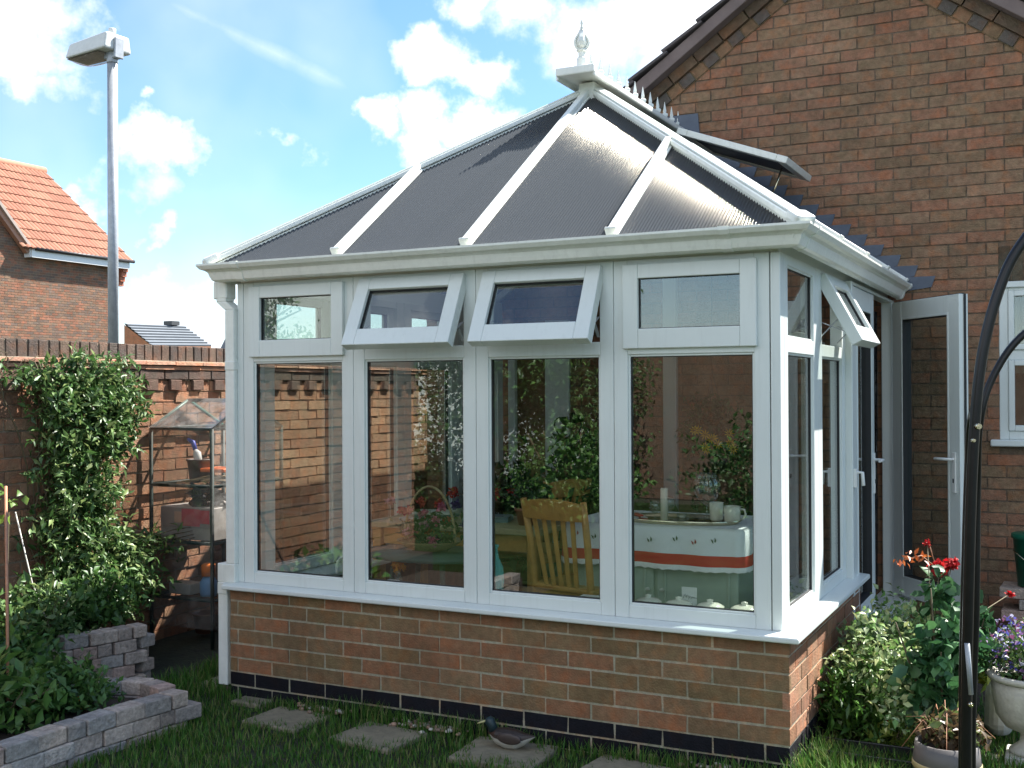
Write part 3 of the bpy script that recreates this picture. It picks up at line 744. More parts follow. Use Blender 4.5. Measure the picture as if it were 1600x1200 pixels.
for a, b in zip(ye, ye[1:]):
    fluted(a, b, lambda y: min(HW, max(.001, y-EY)), 'roof_panel', lambda y, d_: Vector((EX1-d_, y, EZ+d_*tt)), nr)
    fluted(a, b, lambda y: min(HW, max(.001, y-EY)), 'roof_panel', lambda y, d_: Vector((EX0+d_, y, EZ+d_*tt)), nl)
def bar(p0, p1, nv, w=.052, h=.032, name='glazing_bar'):
    m = MB(); p0 = Vector(p0); p1 = Vector(p1); nv = Vector(nv)
    m.beam(p0+nv*.004, p1+nv*.004, w, .012, nv); m.beam(p0+nv*.016, p1+nv*.016, w*.66, h, nv)
    m.beam(p0-nv*.05, p1-nv*.05, w*.8, .046, nv)
    o = m.build(name, gutter_m, cons, bevel=.006, seg=2)
    e = MB(); d_ = (p1-p0).normalized(); e.beam(p0+nv*.002-d_*.012, p0+nv*.002+d_*.002, w*1.1, .05, nv); e.build('end_cap', gutter_m, o, bevel=.006, seg=2)
    return o
for i, x in enumerate(barx):
    top = HW-abs(x-RX)-.03
    bar((x, EY-.01, EZ-.01*tt), (x, EY+top, EZ+top*tt), nf)
for y in bary[:3]:
    top = min(HW, y-EY)-.03
    bar((EX1+.01, y, EZ-.01*tt), (EX1-top, y, EZ+top*tt), nr); bar((EX0-.01, y, EZ-.01*tt), (EX0+top, y, EZ+top*tt), nl)
for x, nn in ((EX1, nr), (EX0, nl)):
    sgn = -1 if x == EX1 else 1
    bar((x, 3.06, EZ), (x+sgn*(HW-.03), 3.06, EZ+(HW-.03)*tt), nn, .06)
# hips
def hip(x0, sgn):
    p0 = Vector((x0-sgn*.02, EY-.02, EZ-.02*tt)); p1 = Vector((RX, RY, RZ)); nv = Vector((-sgn*.5*sn*1.0, -.5*sn, cs)).normalized()
    p1 = p0+(p1-p0)*.985
    m = MB(); m.beam(p0+nv*.0, p1+nv*.0, .086, .026, nv); m.beam(p0+nv*.026, p1+nv*.026, .06, .012, nv); m.beam(p0-nv*.06, p1-nv*.06, .06, .058, nv)
    o = m.build('hip_bar', gutter_m, cons, bevel=.01, seg=3)
    d_ = (p1-p0).normalized()
    e = MB(); e.beam(p0+nv*.0-d_*.02, p0+d_*.07, .096, .046, nv); e.build('end_cap', gutter_m, o, bevel=.014, seg=2)
hip(EX1, -1); hip(EX0, 1)
# ridge cap with end plate
m = MB()
ry0 = RY-.26
prof = [(-.12, 0), (-.125, -.035), (-.11, -.04), (-.1, -.012), (.1, -.012), (.11, -.04), (.125, -.035), (.12, 0), (.06, .035), (-.06, .035)]
m.prism([(RX+a, RZ+.05+b) for a, b in prof], ry0, 3.07, 'y')
m.box(RX-.12, RX+.12, ry0-.012, ry0+.03, RZ+.034, RZ+.082)
m.box(RX-.05, RX+.05, RY-.10, 3.07, RZ-.10, RZ+.03)
ridge = m.build('ridge_cap', gutter_m, cons, bevel=.008, seg=2)
# cresting: rail with spear points
m = MB(); m.box(RX-.016, RX+.016, ry0+.18, 3.04, RZ+.083, RZ+.10)
m.build('cresting_rail', gutter_m, cons, bevel=.004)
cz = RZ+.1
for k in range(12):
    y = ry0+.24+k*.148
    sp_ = [(-.011, 0), (-.012, .012), (-.034, .036), (-.034, .05), (-.016, .058), (-.018, .07), (-.003, .135), (.003, .135), (.018, .07), (.016, .058), (.034, .05), (.034, .036), (.012, .012), (.011, 0)]
    m = MB(); m.lathe([(.012, 0), (.012, .014), (.031, .036), (.031, .05), (.014, .058), (.017, .07), (.002, .135)], (RX, y, cz), 4, smooth=False, sx=.75); m.build('cresting_spear', gutter_m, cons, bevel=.003)
# finial with open cage head
fy = ry0+.10; fz = RZ+.083
m = MB(); m.box(RX-.036, RX+.036, fy-.036, fy+.036, fz, fz+.024)
m.lathe([(.030, .022), (.030, .072), (.022, .076), (.022, .106), (.034, .112), (.034, .12), (.016, .124), (.030, .14), (.035, .16), (.031, .182), (.018, .208), (.008, .23), (.0, .236)], (RX, fy, fz), 8, smooth=False, rot=.39)
fin = m.build('finial', gutter_m, cons, bevel=.003)
m = MB(); m.lathe([(.0, .235), (.010, .238), (.009, .252), (.005, .262), (.009, .272), (.003, .30), (0, .302)], (RX, fy, fz), 10); m.build('finial_tip', gutter_m, fin)
for k in range(4):
    a = k*math.pi/2+.35; m = MB()
    pr = [(.022, .118), (.042, .138), (.048, .16), (.042, .185), (.024, .212), (.010, .236), (.0, .242), (0, .226), (.012, .205), (.028, .182), (.033, .162), (.026, .142), (.012, .124)]
    Mx = Matrix.Translation((RX, fy, fz)) @ Matrix.Rotation(a, 4, 'Z')
    m.prism(pr, -.015, .015, 'y', M=Mx); m.build('finial_rib', gutter_m, fin, bevel=.004)
# roof vent, hinged at the top and propped open, on the right slope
def vent():
    y0, y1 = 2.22, 2.92; a0, a1 = .27, .88     # distance down the slope in plan from ridge: x = RX + a
    hx = RX+a0; hz = EZ+(EX1-hx)*tt+.06
    L_ = (a1-a0)/cs; ang = TH-R(15)
    Mx = Matrix.Translation((hx, 0, hz)) @ Matrix.Rotation(ang, 4, 'Y')
    m = MB(); w = .07
    m.box(0, w, y0, y1, 0, .042, M=Mx); m.box(L_-w, L_, y0, y1, 0, .042, M=Mx); m.box(w, L_-w, y0, y0+w, 0, .0415, M=Mx); m.box(w, L_-w, y1-w, y1, 0, .0415, M=Mx)
    o = m.build('roof_vent', gutter_m, cons, bevel=.005, seg=2)
    m = MB(); m.box(w-.01, L_-w+.01, y0+w-.01, y1-w+.01, .012, .03, M=Mx); m.build('vent_glazing', polyc, o)
    m = MB(); p = Mx @ Vector((L_-.1, y0+.3, 0)); m.tube([p, (p.x-.04, p.y, p.z-.12), (p.x-.09, p.y, p.z-.2)], .006, 6); m.build('vent_stay', silver, o)
vent()
# stepped lead flashing on the house wall
m = MB(); th_ = .006
yf = D-.012
k = 0
x_at = lambda z: EX1-(z-EZ-.02)/tt       # roof line on the wall
z = 2.28
while z < RZ+.05:
    za, zb = z, z+.075
    xa, xb = x_at(za), x_at(zb)
    poly = [(xa-.12, za-.03), (xa+.115, za+.0), (xb+.245, zb-.004), (xb-.12, zb-.004)]
    m.prism(poly[::-1], yf-random.uniform(0, .003), D+.0, 'y'); z += .075
m.prism([(RX-.2, RZ-.02), (RX+.17, RZ-.05), (RX+.15, RZ+.20), (RX-.2, RZ+.20)][::-1], yf-.008, D, 'y')
m.build('lead_flashing', lead, cons)

# ---- doors on the right side
def door(org, ang, width, name, label, z0=.295, z1=2.175, glass_z0=.42, hside=1, handle_in=False):
    """leaf from org along the direction ang; returns the part"""
    Mx = Matrix.Translation((org[0], org[1], 0)) @ Matrix.Rotation(ang, 4, 'Z')
    m = MB(); sw = .105; th = .06
    m.box(0, sw, -th/2, th/2, z0, z1, M=Mx); m.box(width-sw, width, -th/2, th/2, z0, z1, M=Mx)
    m.box(sw, width-sw, -th/2+.0006, th/2-.0006, z1-sw, z1, M=Mx); m.box(sw, width-sw, -th/2+.0006, th/2-.0006, z0, z0+.115, M=Mx)
    window_frame(m, sw-.001, width-sw+.001, z0+.114, z1-sw+.001, .014, -th/2-.004, th/2+.004, Mx)
    o = m.build(name, upvc, cons, bevel=.003, seg=2, label=label)
    gk = MB(); window_frame(gk, sw+.012, width-sw-.012, z0+.127, z1-sw-.012, .005, -.03, .03, Mx); gk.build('seal', gasket, o)
    gk = MB(); gk.box(width+.0005, width+.006, .0, .014, z0, z1, M=Mx); gk.box(-.001, width, -.006, .008, z1, z1+.006, M=Mx); gk.build('weatherstrip', gasket, o)
    m = MB(); m.box(sw+.01, width-sw-.01, -.003, .003, z0+.12, z1-sw-.01, M=Mx); m.build('pane', glass, o)
    hx = width-.05; m = MB()
    for s in (-1, 1):
        m.box(hx-.016, hx+.016, s*th/2 if s > 0 else -th/2-.01, th/2+.01 if s > 0 else -th/2, 1.0, 1.24, M=Mx)
        p = [Mx @ Vector(q) for q in ((hx, s*.03, 1.20), (hx, s*.075, 1.20), (hx-.02, s*.085, 1.20), (hx-.12, s*.085, 1.198))]
        m.tube(p, [.011, .011, .012, .011], 8, sq=.8)
    h = m.build('handle', whitep, o, bevel=.002)
    m = MB()
    for s in (-1, 1): m.box(hx-.004, hx+.004, s*th/2+(0 if s < 0 else .0) - (.014 if s < 0 else -.010), s*th/2+(-.010 if s < 0 else .014), 1.06, 1.085, M=Mx)
    m.build('keyhole', gasket, h)
    return o
m = MB()
m.box(-.07, 0, 1.515, 1.565, .27, 2.2); m.box(-.07, 0, 3.0, 3.09, .27, 2.2); m.box(-.07, -.001, 1.565, 3.0, 2.18, 2.2)
m.build('door_frame', upvc, cons, bevel=.004)
m = MB(); m.sweep([(-.09, .235), (.12, .235), (.13, .24), (.13, .262), (.12, .27), (.01, .283), (-.09, .283)], [(0, 1.745), (0, 3.06)]); m.build('threshold', upvc, cons)
door((-.032, 1.567), math.pi/2, .69, 'french_door', 'closed door leaf next to the side windows')
door((.03, 2.965), R(-51), .72, 'french_door', 'door leaf standing open beside the house wall')
# black net hanging in the doorway
nt_ = thing('net_door_curtain', 'black net curtain hanging in the open doorway, gathered to one side', 'curtain', (-.1, 2.8, .29))
vs = []; nn = 40
for j in range(25):
    v = j/24; z = 2.12-v*1.82; wdt = .16+.42*v**.9
    for i in range(nn+1):
        q = i/nn; y = 2.98-wdt*q*1.0; vs.append((-.11+.022*math.sin(q*38+v*2)*(1-.5*v)+.05*q*v, y, z))
m = MB(); m.add(vs, [(j*(nn+1)+i, j*(nn+1)+i+1, (j+1)*(nn+1)+i+1, (j+1)*(nn+1)+i) for j in range(24) for i in range(nn)], smooth=True)
m.build('fabric', glass_mat('black_net', (.28, .28, .3), .0, haze=.95, hazecol=(.018, .018, .022)), nt_)
# inside window handle seen on the door-side post
m = MB(); m.box(.0, .018, 1.52, 1.56, 1.09, 1.19); m.tube([(.015, 1.54, 1.17), (.045, 1.54, 1.17), (.05, 1.54, 1.1)], .01, 8); m.build('post_latch', whitep, cons, bevel=.003)

# ------------------------------------------------------------------ things in the conservatory
def pt(u, v, depth):        # helper used only to note down measured places in metres
    return M.translation+(fwd+rt*((u-800)/1756.5)-up*((v-600)/1756.5))*depth
# table with the bordered cloth
TX0, TX1, TY0, TY1, TZ = -1.32, -.40, .72, 1.35, .93
tb = thing('cabinet', 'low pale green painted cabinet under the red bordered tablecloth', 'cabinet', (-.85, 1.0, .15))
m = MB(); m.box(TX0+.03, TX1-.03, TY0+.03, TY1-.03, .19, TZ-.004, (.36, .44, .37)); m.box(TX0+.05, TX1-.05, TY0+.05, TY1-.05, .15, .19, (.2, .25, .2)); m.build('carcass', painted, tb, bevel=.006)
for i in range(2):
    a = TX0+.05+i*.435; m = MB(); m.box(a, a+.42, TY0+.014, TY0+.03, .21, TZ-.03, (.36, .44, .37)); d1 = m.build('door', painted, tb, bevel=.005)
    m = MB(); window_frame(m, a+.04, a+.38, .26, TZ-.08, .012, TY0+.006, TY0+.014, tint=(.42, .5, .42)); m.build('door_moulding', painted, d1, bevel=.004)
    m = MB(); m.lathe([(0, 0), (.012, .004), (.012, .014), (0, .02)], (a+(.39 if i == 0 else .03), TY0+.005, .6), 12, (.6, .6, .55)); m.build('knob', painted, d1)
m = MB()
# draped cloth: ring of columns round the table edge, top sheet, red band, white scalloped hem
per = []
nseg = 46
def edge(t):     # perimeter param
    w, h = TX1-TX0, TY1-TY0; P_ = 2*(w+h); s = t*P_
    if s < w: return Vector((TX0+s, TY0)), Vector((0, -1))
    s -= w
    if s < h: return Vector((TX1, TY0+s)), Vector((1, 0))
    s -= h
    if s < w: return Vector((TX1-s, TY1)), Vector((0, 1))
    s -= w
    return Vector((TX0, TY1-s)), Vector((-1, 0))
NN = 150; rings = [(0, .004, 0), (.012, -.01, 0), (.02, -.065, .3), (.026, -.128, .7), (.03, -.182, .9), (.032, -.212, 1)]
cols = [(.76, .78, .80), (.76, .78, .80), (.76, .78, .80), (.52, .025, .018), (.8, .8, .79)]
vs = []
for i in range(NN):
    p, nrm2 = edge(i/NN)
    for o_, dz_, wv in rings:
        wob = math.sin(i*.55)*.012*wv+math.sin(i*.21+1)*.012*wv
        hem = (.008*abs(math.sin(i*1.2)) if wv == 1 else 0)
        q = p+nrm2*(o_+wob+.004); vs.append((q.x, q.y, TZ+dz_+hem))
k = len(rings)
for j in range(k-1):
    m2 = [(i*k+j, ((i+1) % NN)*k+j, ((i+1) % NN)*k+j+1, i*k+j+1) for i in range(NN)]
    if j == 0: m.add(vs, m2, cols[j], True); base0 = 0
    else:
        for f_ in m2: m.f.append(f_); m.t.append(cols[j]); m.sm.append(True)
m.f.append(tuple(i*k for i in range(NN))); m.t.append((.76, .78, .80)); m.sm.append(False)
for i in range(7):     # small printed flower sprigs on the drop
    x = TX0+.05+i*.127+.03*math.sin(i*5); z = TZ-.045-.012*(i % 2)
    cl = (.40, .05, .04) if i in (0, 5) else (.07, .12, .05)
    m.prism([(x, z), (x+.006, z-.016), (x+.013, z-.022), (x+.011, z-.008)][::-1], TY0-.034, TY0-.0325, 'y', cl); m.prism([(x+.02, z+.008), (x+.018, z-.012), (x+.024, z-.016), (x+.027, z-.004)][::-1], TY0-.034, TY0-.0325, 'y', cl)
m.build('tablecloth', cloth, base=(-.85, 1, TZ), label='white tablecloth with red border and scalloped hem', cat='tablecloth')
TT = TZ+.006
# oval tray with a raised gilt rim
m = MB(); c0 = (-.78, .93, TT)
m.lathe([(0, 0), (.25, 0), (.27, .004), (.285, .02), (.29, .02), (.272, .0), (.25, -.003)], c0, 40, sx=1.15, sy=.62); m.build('serving_tray', silver, base=c0, label='oval gilt tray loaded with glasses and cups on the tablecloth', cat='tray')
def mug(x, y, z, r, h, lb, ang=0, mt=ceramic):
    t = thing('mug', lb, 'mug', (x, y, z), 'cups on the oval tray')
    m = MB(); m.lathe([(r*.8, 0), (r*.95, h*.1), (r, h*.5), (r, h), (r*.92, h), (r*.9, h*.15), (0, h*.1)], (x, y, z), 20); m.build('cup_body', mt, t)
    Mx = Matrix.Translation((x, y, z)) @ Matrix.Rotation(ang, 4, 'Z'); m = MB()
    m.tube([Mx @ Vector(q) for q in ((r*.96, 0, h*.82), (r*1.45, 0, h*.8), (r*1.6, 0, h*.5), (r*1.35, 0, h*.25), (r*.96, 0, h*.22))], .006, 8); m.build('handle', mt, t)
mug(-.50, .94, TT+.004, .042, .085, 'white mug with handle at the right end of the tray', .2)
mug(-.60, 1.0, TT+.004, .036, .095, 'taller white cup behind the mug, next to the brandy glass', 2)
mug(-.74, .86, TT+.004, .026, .045, 'little glass cup on the tray right of the candle', 1, thin_glass)
def goblet(x, y, z, sc, lb, prof):
    m = MB(); m.lathe([(a*sc, b*sc) for a, b in prof], (x, y, z), 24); m.build('stem_glass', thin_glass, base=(x, y, z), label=lb, cat='glass', group='glasses on the oval tray')
BR = [(0, 0), (.035, .002), (.036, .004), (.005, .01), (.004, .05), (.012, .056), (.038, .075), (.05, .105), (.048, .135), (.036, .165), (.0355, .165), (.0468, .134), (.0485, .105), (.036, .077), (0, .06)]
goblet(-.665, 1.05, TT+.004, 1.45, 'large balloon brandy glass in the middle of the tray', BR)
goblet(-.90, .9, TT+.004, .6, 'tiny liqueur glass between candle and brandy glass', BR)
goblet(-.86, 1.0, TT+.004, .7, 'small stemmed glass behind the little glass cup', BR)
m = MB(); m.lathe([(.019, 0), (.019, .16), (.016, .168), (.004, .166), (0, .165)], (-.85, .90, TT+.004), 16, (.72, .7, .6)); m.tube([(-.85, .9, TT+.168), (-.849, .9, TT+.182)], .0015, 5, (.05, .05, .05))
m.build('candle', painted, base=(-.85, .9, TT), label='thick white pillar candle standing at the left of the tray', cat='candle')
m = MB()
for i in range(7):
    a = i*.9; m.box(-.05, .05, -.018, .018, -.005, .005, [(.45, .04, .03), (.6, .55, .52)][i % 2], Matrix.Translation((-1.0+.02*math.cos(a), .86+.02*math.sin(a*1.7), TT+.008+.004*i)) @ Matrix.Rotation(a, 4, 'Z') @ Matrix.Rotation(.3*math.sin(i), 4, 'X'))
m.build('sweet_wrappers', painted, base=(-1.0, .86, TT), label='crumpled red and white wrappers left of the candle', cat='wrappers', kind='stuff')
# lidded pots on the inner sill
for i, (x, lb) in enumerate(((-.68, 'leftmost cream lidded pot on the sill, half behind the frame'), (-.535, 'cream lidded pot just left of the little card'), (-.39, 'cream lidded pot third along the sill'), (-.235, 'cream lidded pot nearest the corner of the conservatory'))):
    t = thing('lidded_pot', lb, 'pot', (x, .175, .6), 'cream pots on the inner sill')
    c0 = (x, .175, .60)
    m = MB(); m.lathe([(.035, 0), (.052, .012), (.06, .04), (.058, .052), (0, .052)], c0, 24); m.build('pot_body', ceramic, t)
    m = MB(); m.lathe([(.062, .052), (.063, .057), (.045, .068), (.02, .074), (.012, .076), (.016, .086), (0, .09)], c0, 24); m.build('lid', ceramic, t)
    m = MB(); m.tube([(x+.055, .175, .642), (x+.075, .17, .648), (x+.082, .168, .64)], .007, 8); m.build('handle', ceramic, t)
t = thing('small_card', 'small white card with a grey sketch standing on the sill between the pots', 'card', (-.5, .25, .6))
m = MB(); m.box(-.545, -.475, .25, .254, .605, .72, (.66, .68, .66)); m.build('card', painted, t)
m = MB()
for q in range(5): m.tube([(-.538+.012*q, .248, .67+.006*math.sin(q*2)), (-.528+.012*q, .248, .69-.004*q), (-.52+.012*q, .248, .672)], .0012, 5, (.2, .22, .22))
m.build('sketch', painted, t)

# pine chair, back to the window
def chair(x, y, rz, lb):
    t = thing('dining_chair', lb, 'chair', (x, y, .15), 'pine dining chairs')
    Mx = Matrix.Translation((x, y, .15)) @ Matrix.Rotation(rz, 4, 'Z')
    P = lambda *q: Mx @ Vector(q)
    # local: seat centre at 0, backrest towards -y
    for s in (-1, 1):
        m = MB(); m.tube([P(s*.19, -.17, 0), P(s*.185, -.19, .43), P(s*.19, -.22, .66), P(s*.20, -.27, .9)], [.02, .021, .02, .018], 8, (.5, .3, .1)); m.build('rear_post', pine, t)
        m = MB(); m.tube([P(s*.19, .2, 0), P(s*.185, .19, .2), P(s*.18, .18, .42)], [.016, .022, .02], 8); m.build('front_leg', pine, t)
        m = MB(); m.beam(P(s*.187, -.17, .2), P(s*.187, .19, .2), .018, .025); m.build('side_stretcher', pine, t)
    m = MB(); m.prism([(-.21, -.21), (.21, -.21), (.225, .22), (-.225, .22)], .42, .45, 'z', M=Mx); m.build('seat', pine, t, bevel=.01, seg=3)
    m = MB(); n_ = 9
    for i in range(n_-1):
        a, b = -.2+.4*i/(n_-1), -.2+.4*(i+1)/(n_-1)
        za = lambda q: .025*(1-(q/.2)**2)
        m.add([P(a, -.268-.02*(1-(a/.2)**2), .80), P(b, -.268-.02*(1-(b/.2)**2), .80), P(b, -.285-.02*(1-(b/.2)**2), .885+za(b)), P(a, -.285-.02*(1-(a/.2)**2), .885+za(a)),
               P(a, -.246-.02*(1-(a/.2)**2), .80), P(b, -.246-.02*(1-(b/.2)**2), .80), P(b, -.263-.02*(1-(b/.2)**2), .885+za(b)), P(a, -.263-.02*(1-(a/.2)**2), .885+za(a))],
              [(0, 1, 2, 3), (5, 4, 7, 6), (3, 2, 6, 7), (1, 0, 4, 5)])
    m.build('top_rail', pine, t)
    for i in range(5):
        a = -.125+.0625*i
        m = MB(); m.beam(P(a*.8, -.2, .45), P(a*1.02, -.268, .81), .026, .01, (0, 1, 0), c=.5); m.build('back_slat', pine, t, bevel=.003)
    m = MB(); m.beam(P(-.18, .18, .38), P(.18, .18, .38), .02, .05); m.beam(P(-.18, -.18, .38), P(.18, -.18, .38), .02, .05); m.build('seat_rail', pine, t)
chair(-1.28, .86, R(-15), 'pine slat backed chair with its back to the third front window')
chair(-2.05, 1.9, R(70), 'pine chair further back behind the red geranium')
# long pine table with things on it
tp = thing('pine_table', 'long light wood table inside behind the second front window', 'table', (-2.1, 1.25, .15))
m = MB(); m.box(-2.78, -1.62, 1.0, 1.62, .80, .835); m.build('table_top', mat('pale_wood', (.36, .3, .17), .4, noise=.2, nscale=14), tp, bevel=.006, seg=2)
for x in (-2.72, -1.68):
    for y in (1.06, 1.56): m = MB(); m.box(x-.03, x+.03, y-.03, y+.03, .15, .80); m.build('leg', pine, tp, bevel=.004)
m = MB(); m.box(-2.68, -1.72, 1.05, 1.075, .70, .80); m.build('apron', pine, tp)
for i, (x, y, w, h, c, a, lb) in enumerate(((-2.45, 1.2, .30, .02, (.35, .42, .42), .1, 'pale grey-blue closed magazine at the left of the pine table'), (-2.43, 1.22, .26, .015, (.1, .2, .17), -.15, 'green covered magazine on top of the pale one'), (-2.1, 1.3, .28, .03, (.12, .2, .22), .3, 'dark teal book lying near the middle of the pine table'), (-2.42, 1.22, .24, .014, (.5, .5, .44), .2, 'cream leaflet topmost on the stack of magazines'))):
    z = .836 if i in (0, 2) else (.858 if i == 1 else .875)
    Mx = Matrix.Translation((x, y, z)) @ Matrix.Rotation(a, 4, 'Z'); m = MB(); m.box(-w/2, w/2, -w*.36, w*.36, 0, h, c, Mx); m.build('magazine', painted, base=(x, y, z), bevel=.002, label=lb, cat='magazine', group='magazines on the pine table')
def pot_plant(x, y, z, r, h, name, cat, lb, leafn, leafsz, rr, tints, flowers=None, potc=(.3, .12, .06), fl_c=None, seed=1, fn=10):
    t = thing(name, lb, cat, (x, y, z))
    m = MB(); m.lathe([(r*.7, 0), (r*.95, h*.8), (r*1.05, h*.82), (r*1.05, h), (r*.93, h), (r*.9, h*.9), (0, h*.9)], (x, y, z), 20, potc); m.build('pot', painted, t)
    P_ = blob_pts((x, y, z+h+rr[2]*.75), rr, leafn, seed=seed)
    leaves('foliage', P_, leafm, t, size=leafsz, asp=.6, tints=tints, droop=.1)
    m = MB()
    for i in range(6):
        a = i*1.05+seed; m.tube([(x, y, z+h*.85), (x+.35*rr[0]*math.cos(a), y+.35*rr[1]*math.sin(a), z+h+rr[2]*.5), (x+.7*rr[0]*math.cos(a), y+.7*rr[1]*math.sin(a), z+h+rr[2]*1.1)], [.005, .004, .002], 5)
    m.build('stems', stem_m, t)
    if flowers:
        for i, (fx, fy, fz, fr) in enumerate(flowers):
            P_ = blob_pts((fx, fy, fz), (fr, fr, fr*.8), 90, .4, .1, seed+i)
            leaves('flower_head', P_, petal, t, size=fr*.55, asp=.9, tints=fl_c, droop=0)
            m = MB(); m.tube([(x, y, z+h), (fx, fy, fz)], .003, 5); m.build('flower_stalk', stem_m, t)
    return t
DG = [(.02, .055, .015), (.03, .08, .02), (.045, .1, .025)]
RED = [(.5, .03, .02), (.6, .06, .03), (.42, .015, .02)]
def at(u, v, dpt): p = pt(u, v, dpt); return (p.x, p.y, p.z)
f1, f2, f3 = at(708, 770, 6.9), at(775, 772, 6.9), at(803, 768, 6.9)
pot_plant(-1.80, 1.22, .836, .07, .10, 'geranium', 'potted plant', 'potted geranium with red flower heads on the right end of the pine table', 220, .05, (.15, .13, .1), DG, [(*f1, .035), (*f2, .035), (*f3, .042)], fl_c=RED, seed=3)
pot_plant(-2.62, 2.5, .15, .15, .26, 'indoor_shrub', 'potted plant', 'dark leafy pot plant on the floor in the far left corner', 700, .09, (.3, .3, .4), DG, seed=5)
pot_plant(-2.0, 2.72, .15, .16, .28, 'indoor_shrub', 'potted plant', 'tall dark bushy pot plant behind the slatted chair by the house wall', 1700, .10, (.38, .28, .55), DG, seed=6)
pot_plant(-1.72, 2.1, .15, .14, .25, 'indoor_shrub', 'potted plant', 'mid green pot plant on the floor behind the left edge of the cabinet', 900, .08, (.26, .25, .45), [(.03, .08, .02), (.05, .12, .03)], seed=8)
pot_plant(-1.0, 2.75, .15, .13, .25, 'indoor_shrub', 'potted plant', 'low spreading pot plant by the house wall behind the tray', 600, .07, (.34, .2, .3), DG, seed=9)
# hanging basket with yellow daisies
hb = thing('hanging_basket', 'hanging basket of dark leaves with yellow daisies near the house wall', 'hanging basket', (-1.1, 2.62, 1.1))
m = MB(); m.lathe([(0, 0), (.08, .01), (.13, .06), (.15, .12), (.14, .12), (0, .1)], (-1.1, 2.62, 1.05), 20, (.02, .015, .01)); m.build('basket_bowl', painted, hb)
leaves('foliage', blob_pts((-1.1, 2.62, 1.32), (.22, .16, .26), 1500, seed=11), leafm, hb, size=.06, asp=.4, tints=DG)
leaves('trailing_stems', np.array([(-.95+.1*random.random(), 2.6, 1.3-.5*random.random()) for _ in range(120)]), leafm, hb, size=.05, asp=.4, tints=[(.06, .13, .03)])
for i in range(11):
    c0 = Vector(at(1095+random.uniform(-12, 58), 694+random.uniform(-22, 10), 7.2)); m = MB()
    for k in range(9):
        a = k*.698; m.add([c0, c0+Vector((math.cos(a-.2)*.02, -.004, math.sin(a-.2)*.02)), c0+Vector((math.cos(a)*.036, -.002, math.sin(a)*.036)), c0+Vector((math.cos(a+.2)*.02, -.004, math.sin(a+.2)*.02))], [(0, 1, 2, 3)], (.95, .6, .02))
    m.lathe([(0, -.004), (.009, -.002), (0, .006)], tuple(c0), 8, (.15, .05, .01)); m.build('daisy', petal, hb)
m = MB()
for k in range(3):
    a = k*2.09; m.tube([(-1.1+.14*math.cos(a), 2.62+.14*math.sin(a), 1.16), (-1.1, 2.62, 1.75)], .002, 5)
m.tube([(-1.1, 2.62, 1.75), (-1.1, 2.62, 2.6)], .003, 5); m.build('chain', gasket, hb)
# basket of flowers
bx, by, bz = -2.1, .62, .745
st = thing('side_table', 'small green side table under the flower basket', 'table', (bx, by, .15))
m = MB(); m.lathe([(.34, .56), (.36, .565), (.36, .59), (0, .59)], (bx, by, .15), 32, (.05, .10, .075), sx=1.1, sy=.7); m.build('table_top', painted, st)
for k in range(4):
    a = k*math.pi/2+.7; m = MB(); m.tube([(bx+.3*math.cos(a), by+.2*math.sin(a), .15), (bx+.22*math.cos(a), by+.15*math.sin(a), .71)], .016, 8, (.04, .09, .07)); m.build('leg', painted, st)
bk = thing('flower_basket', 'shallow wicker basket of pink and red flowers with a tall hooped handle', 'basket', (bx, by, bz))
wick = mat('wicker', (.42, .32, .16), .7, noise=.35, nscale=90, bump=.6, bscale=160)
m = MB(); m.lathe([(.06, 0), (.12, .02), (.165, .055), (.17, .06), (.155, .055), (.11, .025), (0, .02)], (bx, by, bz), 28, sx=1.1); m.build('basket_bowl', wick, bk)
m = MB(); m.tube([(bx-.16*math.cos(a), by, bz+.05+.30*math.sin(a)) for a in np.linspace(0, math.pi, 20)], .007, 8); m.build('handle', wick, bk)
leaves('greenery', blob_pts((bx, by, bz+.12), (.17, .12, .12), 260, seed=12), leafm, bk, size=.05, tints=[(.05, .1, .03), (.08, .12, .05)])
fc = [[(.55, .12, .2), (.6, .2, .28)], [(.5, .08, .05), (.6, .14, .08)], [(.6, .3, .35)], [(.12, .08, .2)], [(.6, .1, .16)]]
for i in range(17):
    a = i*2.4; r_ = .05+.014*i % .2
    c0 = (bx+r_*1.1*math.cos(a), by-.03+r_*.5*math.sin(a), bz+.12+.1*math.sin(i*1.7)+.05)
    leaves('flower_head', blob_pts(c0, (.026, .026, .02), 45, .4, .1, i), petal, bk, size=.022, asp=.9, tints=fc[i % 5], droop=0)
# orange lily on the inner sill, small white box, cable loop
c0 = at(622, 882, 6.0)
lf = thing('orange_flower', 'single orange flower low behind the second front window', 'flower', (c0[0], c0[1], .6))
leaves('flower_head', blob_pts(c0, (.045, .03, .02), 70, .4, .1, 4), petal, lf, size=.035, asp=.6, tints=[(.75, .27, .01), (.8, .35, .02)], droop=0)
m = MB(); m.tube([(c0[0], c0[1], .6), c0], .003, 5); m.lathe([(.02, 0), (.025, .03), (.012, .06), (.014, .07)], (c0[0], c0[1], .6), 14); m.build('bud_vase', thin_glass, lf)
t = thing('cup_hanger', 'white hooped plastic handle at the foot of the leftmost front window', 'hanger', (-2.2, .2, .6))
m = MB(); p = Vector(at(541, 905, 5.85)); m.tube([p+Vector((.06*math.cos(a)-.0, 0, .07*math.sin(a)+.05)) for a in np.linspace(-.4, 3.5, 18)], .008, 8); m.build('hoop', whitep, t)
m = MB(); m.box(p.x-.09, p.x+.07, p.y-.03, p.y+.05, .6, .625); m.build('base', whitep, t, bevel=.01, seg=2)
